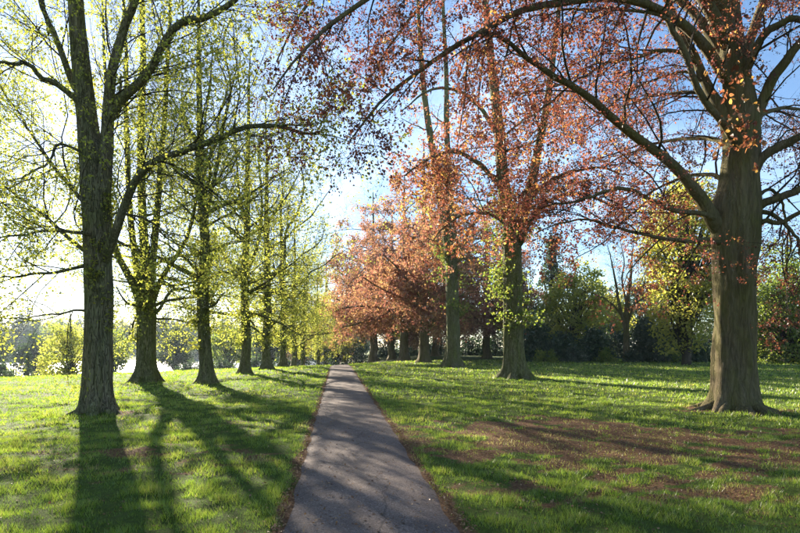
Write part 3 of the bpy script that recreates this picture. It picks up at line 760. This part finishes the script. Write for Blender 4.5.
# ---- third: green-barked with thin crown
YD = 44.0
b = base_at(*at(453, 367, YD)[:2])
tp = rows(YD, (453, 360, .70), (453, 335, .66), (452, 300, .64), (451, 262, .62), (448, 240, .5), (441, 200, .42), (433, 150, .36), (425, 100, .3), (420, 40, .22), (416, -40, .1), (414, -90, .04))
stD = [rows(YD, (452, 265, .45), (453, 235, .42), (449, 190, .38, 43.5), (447, 140, .33, 43), (446, 80, .27, 42.7), (444, 20, .2, 42.5), (442, -70, .06, 42.3)),
       rows(YD, (452, 270, .25), (462, 245, .2, 43.5), (475, 222, .16, 43), (492, 205, .1, 42.5), (510, 200, .05, 42))]
lvD = dict(lvC); lvD.update(d2=1.2, size=0.18, leaves=6, leafy=0.75, rmin=0.009, n3=8)
tree('copper_beech', 'tall beech with smooth green-grey trunk, third from the right', b, bole(b, tp), [], 61, 'bark_green', 'leaf_rust', lvD, BEECH, stems=stD,
     auto=dict(n=18, h0=6.5, h1=20, len=5.5, el=15, trop=-0.02), extra=bole_shoots(4, 10, 200, 1.6, 0.16, 8, True), rk=0.82, lk=0.74, flare=1.1, flute=0.05, leaf2='leaf_spring', sides=36, ridge=0.12, lump=0.08, flare_h=0.7)

# ---- the far copper beeches with drooping skirts
def far_beech(u, y, w, seed, label, ht=24, leafm='leaf_rust', spread=8.0, lean=0.0):
    x = (u - 400) / 533.3 * y
    b = base_at(x, y)
    rr = np.random.default_rng(seed + 500)
    tp = [[x + lean * h / ht + rr.normal() * 0.12 * (h > 2), y + rr.normal() * 0.1, b[2] + h, max(0.05, w / 2 * (1 - 0.9 * (h / ht)))] for h in (0.6, 2, 4, 6, 9, 12, 16, ht)]
    lv = dict(d2=1.2, l2=3.4, a2=50, g2=-0.07, n3=9, l3=1.8, n4=0, g3=-0.14, leaves=18, size=0.23, jit=0.16, leafy=0.8, rmin=0.011, limb_r=0.08, flat=0.3, up=0.7, tb=0.1)
    return tree('copper_beech', label, b, bole(b, tp), [], seed, 'bark_beech', leafm, lv, BEECH,
                auto=[dict(n=24, h0=5, h1=ht - 3, len=spread, el=20, trop=-0.03), dict(n=18, h0=4.3, h1=8.5, len=spread * 1.15, el=16, trop=-0.075)], extra=bole_shoots(3, 9, 130, 2.2, 0.22, 9, True), leaf2='leaf_spring', flare=0.8, flute=0.04, rings=40, sides=16)
beech4 = far_beech(424, 58, 1.2, 71, 'copper beech with drooping pinkish skirt, fourth trunk from the right')
far_beech(404, 72, 1.25, 72, 'dark-trunked copper beech, fifth from the right, in the drooping pink foliage', 25, 'leaf_rust', 8.5)
for (u, y, rz, s, lab) in [(391, 86, 2.1, 1.0, 'distant copper beech sixth from the right, half behind the fifth'),
                           (374, 98, 4.0, 1.3, 'farthest copper beech, its pink skirt hanging over the path\'s end')]:
    x = (u - 400) / 533.3 * y
    copy_thing(beech4, base_at(x, y), rz, s, lab)

# ------------------------------------------------------------------ shrubs and background trees
def clump_cloud(rng, centres, rad, n, size, tb=0.0, up=0.4):
    """leaf-sized blades gathered in clumps"""
    N = len(centres)
    p = np.repeat(centres, n, 0) + norm(rng.normal(size=(N * n, 3))) * (np.repeat(rad, n) * rng.random(N * n) ** 0.45)[:, None] * np.array([1, 1, 0.7])
    tint = np.clip(np.repeat(rng.random(N), n) * 0.5 + rng.random(N * n) * 0.5 + tb, 0, 1)
    return blades(rng, p, norm(rng.normal(size=p.shape)), size, 0.2, up, False, tint)

def leafy_plant(name, label, base, seed, height, width, leafm, cat='shrub', group=None, clumps=90, per=34, size=0.2, crad=0.55, low=0.0, bole_r=0.08, stems=4, shape='dome', bark='twig_dark', tb=0.0, lobes=6):
    """a shrub or distant tree: stems from the ground and a crown of leaf clumps, uneven in outline"""
    rng = np.random.default_rng(seed)
    root = thing(name, label, cat, base, group)
    if shape == 'cone':
        h = low + (height - low) * rng.random(clumps) ** 1.35
        f = 1 - (h - low) / (height - low)
        az = rng.random(clumps) * 2 * PI
        tier = 0.75 + 0.25 * np.cos(h * 2 * PI / (height * 0.09))
        r = width / 2 * f * tier * (0.45 + 0.55 * rng.random(clumps) ** 0.4)
        c = np.stack([np.cos(az) * r, np.sin(az) * r, h - 0.12 * r], 1)
    else:
        d = norm(rng.normal(size=(clumps, 3)))
        if shape == 'dome': d[:, 2] = np.abs(d[:, 2]) * 1.0 - 0.25 * rng.random(clumps)
        bl = norm(rng.normal(size=(lobes, 3)) + np.array([0, 0, 0.3]))
        lump = 0.72 + 0.28 * np.max(np.clip(d @ bl.T, 0, 1) ** 3, axis=1) + rng.normal(size=clumps) * 0.05
        rr = lump * (0.25 + 0.75 * rng.random(clumps) ** 0.38)
        hz = (height - low) / (2 if shape == 'round' else 1)
        c = np.stack([d[:, 0] * rr * width / 2, d[:, 1] * rr * width / 2, low + (hz if shape == 'round' else 0.0) + d[:, 2] * rr * hz * 0.95], 1)
        c[:, 2] = np.maximum(c[:, 2], 0.15)
    # stems
    g = Geo()
    if stems == 1 or shape == 'cone':
        P = np.array([[0, 0, -0.3], [0.02 * height, 0, height * 0.3], [0, 0.02 * height, height * 0.6], [0, 0, height * 0.92]])[None]
        V, Q = tubes(P, np.array([[bole_r * 1.5, bole_r, bole_r * 0.7, bole_r * 0.15]]), 9)
        obj('trunk', new_mesh('trunk', V, Q), M[bark], root)
    else:
        for s in range(stems):
            a = rng.random() * 2 * PI; rr_ = width * 0.28 * rng.random()
            P = np.array([[0.15 * np.cos(a), 0.15 * np.sin(a), -0.2], [0.4 * rr_ * np.cos(a), 0.4 * rr_ * np.sin(a), height * 0.3], [rr_ * np.cos(a + .3), rr_ * np.sin(a + .3), height * 0.75]])
            V, Q = tubes(P[None], np.array([[bole_r, bole_r * 0.8, bole_r * 0.2]]), 6)
            obj('stem', new_mesh('stem', V, Q), M[bark], root)
    # limbs running out to a share of the clumps
    sel = c[rng.random(clumps) < 0.45]
    if len(sel):
        st = np.stack([sel[:, 0] * 0.08, sel[:, 1] * 0.08, sel[:, 2] * 0.45], 1)
        mid = (st + sel) / 2 + np.array([0, 0, 0.06 * height])
        P = np.stack([st, mid, sel], 1)
        g.add(*tubes(P, np.repeat(np.array([[0.35, 0.25, 0.08]]) * bole_r, len(sel), 0), 3))
        obj('twigs', g.mesh('twigs'), M[bark], root, 'stuff')
    cr = Crown()
    cr.add(clump_cloud(rng, c, crad * (0.7 + 0.6 * rng.random(clumps)), per, size, tb))
    obj('crown', cr.mesh('crown'), M[leafm], root, 'stuff')
    return root

def put(u, y, vtop, wpx):
    """base point, height and width of a thing seen at u, with its top at vtop"""
    x = (u - 400) / 533.3 * y
    b = base_at(x, y)
    return b, CAM_H - (vtop - 346) / 533.3 * y - b[2], wpx / 533.3 * y

EDGE = 'shrubs along the far edge of the lawn'
BACK = 'trees behind the shrub border on the right'
def plant(u, y, vtop, wpx, name, label, seed, leafm, **kw):
    b, h, w = put(u, y, vtop, wpx)
    return leafy_plant(name, label, b, seed, h, w, leafm, **kw)
kw = dict(size=0.26, crad=0.85, per=52)
plant(538, 63, 300, 44, 'evergreen_shrub', 'dark evergreen shrub just right of the forked beech trunk', 101, 'leaf_dark', group=EDGE, clumps=130, **kw)
plant(562, 61, 318, 38, 'evergreen_shrub', 'very dark rounded evergreen between the forked beech and the bare tree', 102, 'leaf_dark', group=EDGE, clumps=110, **kw)
plant(594, 60, 316, 34, 'evergreen_shrub', 'blackish evergreen left of the bare brown tree', 103, 'leaf_dark', group=EDGE, clumps=110, **kw)
plant(652, 58.5, 300, 46, 'grey_shrub', 'large domed grey-green shrub right of the bare tree', 104, 'leaf_grey', group=EDGE, clumps=150, **kw)
plant(694, 60, 328, 40, 'evergreen_shrub', 'dark low evergreen beneath the golden tree', 105, 'leaf_dark', group=EDGE, clumps=80, **kw)
plant(790, 57.5, 338, 56, 'evergreen_shrub', 'dark shrub at the right edge below the green tree', 106, 'leaf_dark', group=EDGE, clumps=90, **kw)
plant(722, 63, 334, 44, 'evergreen_shrub', 'dark shrub hidden in part by the massive beech trunk, on its left', 108, 'leaf_dark', group=EDGE, clumps=80, **kw)
plant(768, 66, 338, 40, 'evergreen_shrub', 'mid-dark shrub between the massive beech and the right edge', 109, 'leaf_grey', group=EDGE, clumps=80, **kw)
plant(752, 72, 340, 40, 'evergreen_shrub', 'dark far shrub just right of the massive beech trunk', 107, 'leaf_dark', group=EDGE, clumps=80, **kw)
kw = dict(size=0.16, crad=0.45, per=34)
for i, (u, y, vt, w, m, lab) in enumerate([(556, 76, 312, 60, 'leaf_wood', 'dull green bank of leaves under the spruce'), (612, 78, 318, 60, 'leaf_wood', 'dull green shrub behind the bare tree trunk'), (668, 74, 312, 56, 'leaf_spring', 'fresh green shrub between the grey dome and the golden tree, set back'),
                                           (714, 76, 310, 56, 'leaf_wood', 'dull green shrub set back left of the massive trunk'), (760, 80, 318, 60, 'leaf_wood', 'dull green shrub set back right of the massive trunk'), (805, 78, 312, 60, 'leaf_spring', 'fresh green shrub set back at the right edge')]):
    plant(u, y, vt, w, 'tall_shrub', lab, 112 + i, m, group=EDGE, clumps=130, stems=4, bole_r=0.06, size=0.32, crad=1.1, per=46)
for i, (u, vt, w, m, lab) in enumerate([(545, 346, 30, 'leaf_spring', 'low bright green shrub at the lawn edge nearest the forked beech'), (575, 344, 34, 'leaf_grey', 'low grey-green shrub at the lawn edge below the dark evergreens'),
                                        (606, 342, 26, 'leaf_spring', 'low bright green shrub just left of the bare tree\'s foot'), (632, 345, 22, 'leaf_grey', 'small grey shrub at the foot of the bare tree'),
                                        (676, 346, 30, 'leaf_spring', 'low green shrub between grey dome and golden tree'), (522, 350, 22, 'leaf_dark', 'small dark shrub showing right behind the forked beech trunk')]):
    plant(u, 57.5, vt, w, 'low_shrub', lab, 120 + i, m, group=EDGE, clumps=45, stems=3, bole_r=0.03, **kw)
kw = dict(cat='tree', stems=1, group=BACK)
plant(552, 78, 238, 66, 'spruce_tree', 'dark spruce rising above the shrubs right of the forked beech', 130, 'leaf_dark', shape='cone', clumps=260, per=44, size=0.32, crad=1.0, low=0.5, bole_r=0.25, **kw)
plant(575, 66, 256, 76, 'spring_tree', 'pale green leafing tree between the spruce and the bare tree', 131, 'leaf_lime', shape='round', clumps=240, per=46, size=0.30, crad=1.1, low=0.8, bole_r=0.2, **kw)
plant(606, 84, 285, 56, 'spring_tree', 'yellow-green tree close behind the bare brown tree', 132, 'leaf_gold', shape='round', clumps=200, per=44, size=0.32, crad=1.2, low=0.8, bole_r=0.2, **kw)
plant(686, 50, 160, 112, 'golden_tree', 'big golden-green tree just left behind the massive beech trunk', 133, 'leaf_gold', shape='round', clumps=460, per=46, size=0.27, crad=1.15, low=0.2, bole_r=0.3, **kw)
plant(788, 54, 214, 80, 'spring_tree', 'green tree at the right edge behind the massive beech', 134, 'leaf_spring', shape='dome', clumps=340, per=50, size=0.26, crad=1.1, low=0.9, bole_r=0.28, **kw)
plant(640, 96, 276, 70, 'spring_tree', 'hazy green tree behind the grey domed shrub', 135, 'leaf_wood', shape='round', clumps=200, per=44, size=0.42, crad=1.5, low=0.5, bole_r=0.25, **kw)
plant(745, 95, 262, 90, 'spring_tree', 'tall green tree glimpsed right behind the massive beech trunk', 136, 'leaf_wood', shape='round', clumps=200, per=44, size=0.45, crad=1.7, low=0.5, bole_r=0.25, **kw)
plant(515, 100, 268, 66, 'spring_tree', 'dull green tree behind the forked beech trunk', 137, 'leaf_wood', shape='round', clumps=200, per=44, size=0.45, crad=1.6, low=0.5, bole_r=0.25, **kw)
# bare brown tree on the far edge
yb = 58.0
b = base_at((626 - 400) / 533.3 * yb, yb)
tp = rows(yb, (626, 358, .34), (626, 335, .30), (626, 318, .30), (628, 296, .2), (631, 275, .13), (632, 255, .08), (634, 240, .03))
lb = [rows(yb, (626, 330, .2), (620, 308, .16), (616, 285, .12), (612, 262, .07), (608, 245, .03)),
      rows(yb, (626, 326, .16), (634, 306, .12), (642, 288, .09), (648, 268, .05), (652, 250, .02)),
      rows(yb, (624, 318, .12), (612, 304, .09), (600, 296, .07), (588, 292, .04), (578, 296, .02)),
      rows(yb, (627, 312, .12), (640, 300, .08), (654, 296, .05), (666, 300, .02)),
      rows(yb, (627, 305, .12), (622, 280, .09), (624, 262, .06), (620, 240, .02))]
lvE = dict(d2=2.0, l2=2.4, a2=40, g2=0.03, n3=8, l3=1.2, n4=3, l4=0.6, g3=0.0, leaves=2, size=0.12, jit=0.08, leafy=0.35, rmin=0.010, limb_r=0.05)
tree('bare_tree', 'small nearly bare tree with brown buds at the far lawn edge', b, bole(b, tp), lb, 141, 'bark_beech', 'leaf_lime', lvE, BACK, rings=24, sides=12, flare=0.4)

# dark evergreens closing the avenue, and copper foliage behind the row
DARK = 'dark yews at the end of the avenue'
for i, (u, y, vt, w, lab) in enumerate([(322, 112, 300, 34, 'dark yew left of where the path ends'), (338, 122, 316, 26, 'small dark yew right where the path disappears'),
                                        (362, 118, 326, 34, 'dark yew right of the path\'s end under pink foliage'), (388, 112, 322, 34, 'dark yew behind the sixth and seventh copper beech trunks'),
                                        (415, 108, 328, 36, 'dark yew between the fourth and fifth copper beech trunks'), (440, 106, 322, 36, 'dark yew left of the third beech trunk'),
                                        (470, 100, 326, 36, 'dark yew right of the third beech trunk'), (496, 96, 318, 34, 'dark yew left of the forked beech trunk'), (300, 120, 326, 26, 'dark yew behind the farthest limes')]):
    plant(u, y, vt, w, 'yew_tree', lab, 150 + i, 'leaf_dark', cat='tree', group=DARK, clumps=90, per=34, size=0.34, crad=1.0, bole_r=0.12, stems=3)
for (u, y, rz, s, lab) in [(486, 74, 1.1, 0.95, 'copper beech behind the gap between second and third trunks'), (436, 92, 5.2, 1.0, 'copper beech filling the back of the row behind the third trunk'),
                           (326, 128, 0.6, 1.15, 'far pinkish beech hanging over the end of the path')]:
    x = (u - 400) / 533.3 * y
    copy_thing(beech4, base_at(x, y), rz, s, lab)

# lakeside on the left
LEFT = 'shrubs on the slope above the lake'
plant(70, 60, 300, 66, 'willow_tree', 'yellow-green bushy tree left of the near lime, in front of the lake', 170, 'leaf_lime', shape='dome', clumps=200, per=40, size=0.22, crad=0.85, low=0.7, bole_r=0.2, cat='tree', stems=1)
plant(28, 66, 352, 15, 'conifer', 'small dark pointed conifer left of the yellow-green bushy tree', 171, 'leaf_dark', shape='cone', clumps=60, per=30, size=0.18, crad=0.3, low=0.3, bole_r=0.08, cat='tree')
plant(43, 68, 357, 11, 'conifer', 'tiny dark conifer beside the yellow-green bushy tree', 172, 'leaf_dark', shape='cone', clumps=50, per=30, size=0.18, crad=0.3, low=0.3, bole_r=0.08, cat='tree')
plant(-2, 58, 348, 30, 'evergreen_shrub', 'dark shrub at the left edge beside the lake', 173, 'leaf_dark', clumps=70, per=34, size=0.2, crad=0.5, group=LEFT)
plant(14, 74, 356, 20, 'spring_shrub', 'pale green shrub by the water near the left edge', 174, 'leaf_spring', clumps=50, per=30, size=0.2, crad=0.45, group=LEFT)
plant(62, 64, 362, 34, 'evergreen_shrub', 'low dark shrub under the yellow-green bushy tree', 175, 'leaf_dark', clumps=70, per=34, size=0.2, crad=0.5, group=LEFT)
plant(86, 66, 364, 26, 'evergreen_shrub', 'low dark shrub just left of the near lime trunk', 176, 'leaf_dark', clumps=60, per=34, size=0.2, crad=0.5, group=LEFT)
for i, (u, y, vt, w, lab) in enumerate([(186, 84, 352, 30, 'dark bluish shrub between the multi-stemmed lime and the slim lime'), (222, 82, 350, 34, 'dark shrub between the third and fourth lime trunks'), (256, 84, 346, 30, 'dark shrub between the fourth and fifth lime trunks'), (284, 92, 345, 30, 'dark shrub behind the farthest lime trunks')]):
    plant(u, y, vt, w, 'evergreen_shrub', lab, 180 + i, 'leaf_dark', clumps=80, per=34, size=0.26, crad=0.65, group=LEFT)

SHORE = 'trees on the near shore of the lake'
for i, (u, y, vt, w, m, lab) in enumerate([(-12, 96, 322, 46, 'leaf_wood', 'dark round tree cut by the left edge, above the water'), (34, 104, 330, 36, 'leaf_dark', 'dark tree by the lake left of the yellow-green bushy tree'), (112, 98, 326, 40, 'leaf_spring', 'green lakeside tree half hidden by the near lime trunk'),
                                           (176, 110, 322, 40, 'leaf_wood', 'hazy green lakeside tree between the multi-stemmed and slim limes'), (228, 104, 324, 44, 'leaf_spring', 'soft green lakeside tree behind the fourth lime'), (270, 112, 322, 40, 'leaf_wood', 'dull green lakeside tree behind the fifth lime')]):
    plant(u, y, vt, w, 'lakeside_tree', lab, 190 + i, m, cat='tree', group=SHORE, shape='round', clumps=150, per=36, size=0.38, crad=1.25, low=1.2, bole_r=0.2, stems=1)
for i, (u, y, vt, w, lab) in enumerate([(8, 60, 366, 34, 'low dark bush at far left on the brow of the slope'), (44, 62, 365, 32, 'low dark bush on the brow below the yellow-green bushy tree'), (98, 64, 363, 30, 'low dark bush hidden mostly behind the near lime'), (204, 76, 360, 28, 'low dark bush behind the slim third lime')]):
    plant(u, y, vt, w, 'evergreen_shrub', lab, 300 + i, 'leaf_grey', clumps=60, per=34, size=0.2, crad=0.5, group=LEFT)

# the wood across the lake
WOOD = 'trees of the wood across the lake'
rngw = np.random.default_rng(5)
protos = []
for i in range(4):
    x, y = -190 + 36 * i, 272 + 5 * i
    b = base_at(x, y)
    protos.append(leafy_plant('woodland_tree', 'hazy tree in the dark wood beyond the lake', b, 200 + i, [30, 34, 24, 28][i], 20 + i, ['leaf_wood', 'leaf_dark', 'leaf_gold', 'leaf_spring'][i], cat='tree', group=WOOD,
                              shape='dome', clumps=200, per=30, size=1.05, crad=2.4, low=0.5, bole_r=0.4, stems=1))
for k in range(46):
    u = -70 + 9.6 * k + rngw.normal() * 4
    y = 268 + rngw.random() * 70
    x = (u - 400) / 533.3 * y
    s = 0.6 + 0.5 * rngw.random()
    copy_thing(protos[int(rngw.integers(4))], base_at(x, y), rngw.random() * 6.28, s, 'hazy tree in the dark wood beyond the lake', WOOD)

# ------------------------------------------------------------------ turf, litter
def grass_mesh():
    rng = np.random.default_rng(77)
    VV, TT, tints, n0 = [], [], [], 0
    for (y0, y1, dens, h, w) in ((3.9, 7.0, 3400, 0.064, 0.007), (7.0, 11.0, 1700, 0.066, 0.010), (11.0, 18.0, 560, 0.07, 0.017), (18.0, 30.0, 150, 0.085, 0.034), (30.0, 46.0, 42, 0.10, 0.07), (46.0, 66.0, 14, 0.12, 0.13)):
        xl, xr = -0.80 * y1 - 1.2, 0.80 * y1 + 1.2
        N = int((xr - xl) * (y1 - y0) * dens)
        x, y = xl + (xr - xl) * rng.random(N), y0 + (y1 - y0) * rng.random(N)
        ok = np.abs(x) < 0.80 * y + 1.2
        pe = np.abs(x - path_x(y)) - PATH_HALF
        ok &= pe > 0.03 * rng.random(N) - 0.04 + 0.10 * (vnoise(x * 3, y * 3) - .4)
        sm = soil_mask(x, y)
        tuft = np.clip(0.5 + 1.5 * (fbm(x * 3.4 + 40, y * 3.4, 3) - 0.5), 0, 1)
        ok &= rng.random(N) > np.clip(1.15 * sm, 0, 0.78)
        ok &= rng.random(N) < 0.35 + 1.3 * np.clip(tuft - 0.2, 0, 1)
        x, y, tuft, sm = x[ok], y[ok], tuft[ok], sm[ok]
        N = len(x)
        hh = 0.85 * h * (0.35 + 1.6 * np.clip(tuft - 0.2, 0, 0.8)) * (0.6 + 0.8 * rng.random(N)) * (1 - 0.4 * sm)
        for (tx, ty, tr_) in ((-8.04, 14.1, 1.25), (9.12, 14.6, 1.65), (6.25, 29.0, 1.5), (-12.3, 26.0, 1.6)):
            hh = hh * (1 + 1.1 * np.exp(-((np.hypot(x - tx, y - ty) - tr_ * 0.75) / 0.35) ** 2) * rng.random(N))
        z = surf(x, y)
        az = rng.random(N) * 2 * PI
        lean = 0.25 + 0.7 * rng.random(N)
        sx, sy = np.cos(az), np.sin(az)
        a2 = rng.random(N) * 2 * PI
        ww = w * (0.6 + 0.7 * rng.random(N))
        p0 = np.stack([x - sx * ww / 2, y - sy * ww / 2, z - 0.01], 1)
        p1 = np.stack([x + sx * ww / 2, y + sy * ww / 2, z - 0.01], 1)
        p2 = np.stack([x + np.cos(a2) * lean * hh, y + np.sin(a2) * lean * hh, z + hh], 1)
        VV.append(np.stack([p0, p1, p2], 1).reshape(-1, 3))
        TT.append(np.arange(N * 3).reshape(-1, 3) + n0); n0 += N * 3
        big = fbm(x * 0.5 + 3, y * 0.5 + 9, 3)
        tints.append(np.clip(0.12 + 0.4 * rng.random(N) + 0.6 * (big - 0.5) + 1.0 * (tuft - 0.5) + 0.35 * sm + (rng.random(N) > 0.94) * 0.4, 0, 1))
    return new_mesh('grass', np.concatenate(VV), None, np.concatenate(TT), {'tint': ('FACE', np.concatenate(tints))}, False)
g = obj('grass', grass_mesh(), M['grass'], kind='stuff')
g['label'] = 'short tufted spring grass covering the lawn'

def litter_mesh():
    rng = np.random.default_rng(88)
    N = 105000
    y = 4 + 18 * rng.random(N) ** 1.5
    x = (-0.8 * y - 1) + (1.6 * y + 2) * rng.random(N)
    k = soil_mask(x, y)
    on = np.abs(x - path_x(y)) < PATH_HALF
    keep = rng.random(N) < np.where(on, 0.09, 0.03 + 0.6 * k)
    x, y = x[keep], y[keep]
    # drifts along both edges of the path
    m = 4200
    ye = 4 + 32 * rng.random(m) ** 1.6
    sd = np.where(rng.random(m) < 0.5, -1, 1)
    xe = path_x(ye) + sd * (PATH_HALF + 0.01 + 0.04 * rng.normal(size=m))
    x, y = np.concatenate([x, xe]), np.concatenate([y, ye])
    on = np.abs(x - path_x(y)) < PATH_HALF
    z = np.where(on, ground(x, y) + 0.026, surf(x, y) + 0.014)
    p = np.stack([x, y, z], 1)
    V, Q, T = blades(rng, p, np.stack([rng.normal(size=len(x)), rng.normal(size=len(x)), 0 * x], 1) * 3, 0.033, 0.0, 2.2)
    return new_mesh('leaf_litter', V, Q, attrs={'tint': ('FACE', T)}, smooth_shade=False)
l = obj('leaf_litter', litter_mesh(), M['litter'], kind='stuff')
l['label'] = 'small brown fallen leaves along the path edges and on bare earth'

# ------------------------------------------------------------------ morning haze
t = NT('haze_air')
pv = t.node('ShaderNodeVolumePrincipled')
pv.inputs['Color'].default_value = (0.70, 0.85, 1.0, 1)
pv.inputs['Density'].default_value = 0.0002
pv.inputs['Anisotropy'].default_value = 0.35
t.link(pv.outputs[0], t.out.inputs['Volume'])
x0, x1, y0, y1, z0, z1 = -700, 500, -120, 720, -9, 42
hv = [(x, y, z) for z in (z0, z1) for y in (y0, y1) for x in (x0, x1)]
hz = obj('haze', new_mesh('haze', hv, [(0, 2, 3, 1), (4, 5, 7, 6), (0, 1, 5, 4), (2, 6, 7, 3), (0, 4, 6, 2), (1, 3, 7, 5)], smooth_shade=False), t.m, kind='stuff')
hz['label'] = 'thin bright morning haze over the park'

# ------------------------------------------------------------------ a walker by the water
def walker(u, y, label):
    x = (u - 400) / 533.3 * y
    b = base_at(x, y)
    J = [(0, 0, 0.95, .15), (0, 0, 1.2, .16), (0, 0, 1.42, .15), (0, 0, 1.53, .06), (0, -.01, 1.63, .10), (0, -.01, 1.73, .085),
         (.10, 0, .88, .10), (.12, -.10, .50, .07), (.12, .02, .10, .05), (.12, -.14, .04, .045),
         (-.10, 0, .88, .10), (-.12, .08, .50, .07), (-.12, .24, .12, .05), (-.12, .10, .04, .045),
         (.21, 0, 1.38, .065), (.25, .06, 1.12, .05), (.25, -.05, .88, .04), (-.21, 0, 1.38, .065), (-.25, -.06, 1.12, .05), (-.25, -.18, .90, .04)]
    E = [(0, 1), (1, 2), (2, 3), (3, 4), (4, 5), (0, 6), (6, 7), (7, 8), (8, 9), (0, 10), (10, 11), (11, 12), (12, 13), (2, 14), (14, 15), (15, 16), (2, 17), (17, 18), (18, 19)]
    me = bpy.data.meshes.new('person'); me.from_pydata([j[:3] for j in J], E, []); me.update()
    o = obj('person', me, None)
    o.location = b; o.rotation_euler = (0, 0, 1.2)
    o.modifiers.new('skin', 'SKIN'); o.modifiers.new('round', 'SUBSURF').render_levels = 2
    me.skin_vertices[0].data[0].use_root = True
    for k, j in enumerate(J): me.skin_vertices[0].data[k].radius = (j[3], j[3])
    t = NT('walker_clothes')
    tc = t.node('ShaderNodeTexCoord'); sp = t.node('ShaderNodeSeparateXYZ'); t.link(tc.outputs['Object'], sp.inputs[0])
    hgt = t.math('DIVIDE', sp.outputs['Z'], 2.0)
    r = t.ramp(hgt, [(0.0, (0.02, 0.02, 0.025)), (0.45, (0.18, 0.03, 0.03)), (0.755, (0.40, 0.24, 0.17)), (0.83, (0.04, 0.025, 0.015))])
    r.node.color_ramp.interpolation = 'CONSTANT'
    t.principled(r, 0.85, 0.2)
    me.materials.append(t.m)
    o['label'] = label; o['category'] = 'person'
walker(10, 62, 'small figure in a dark red jacket walking by the lake at far left')
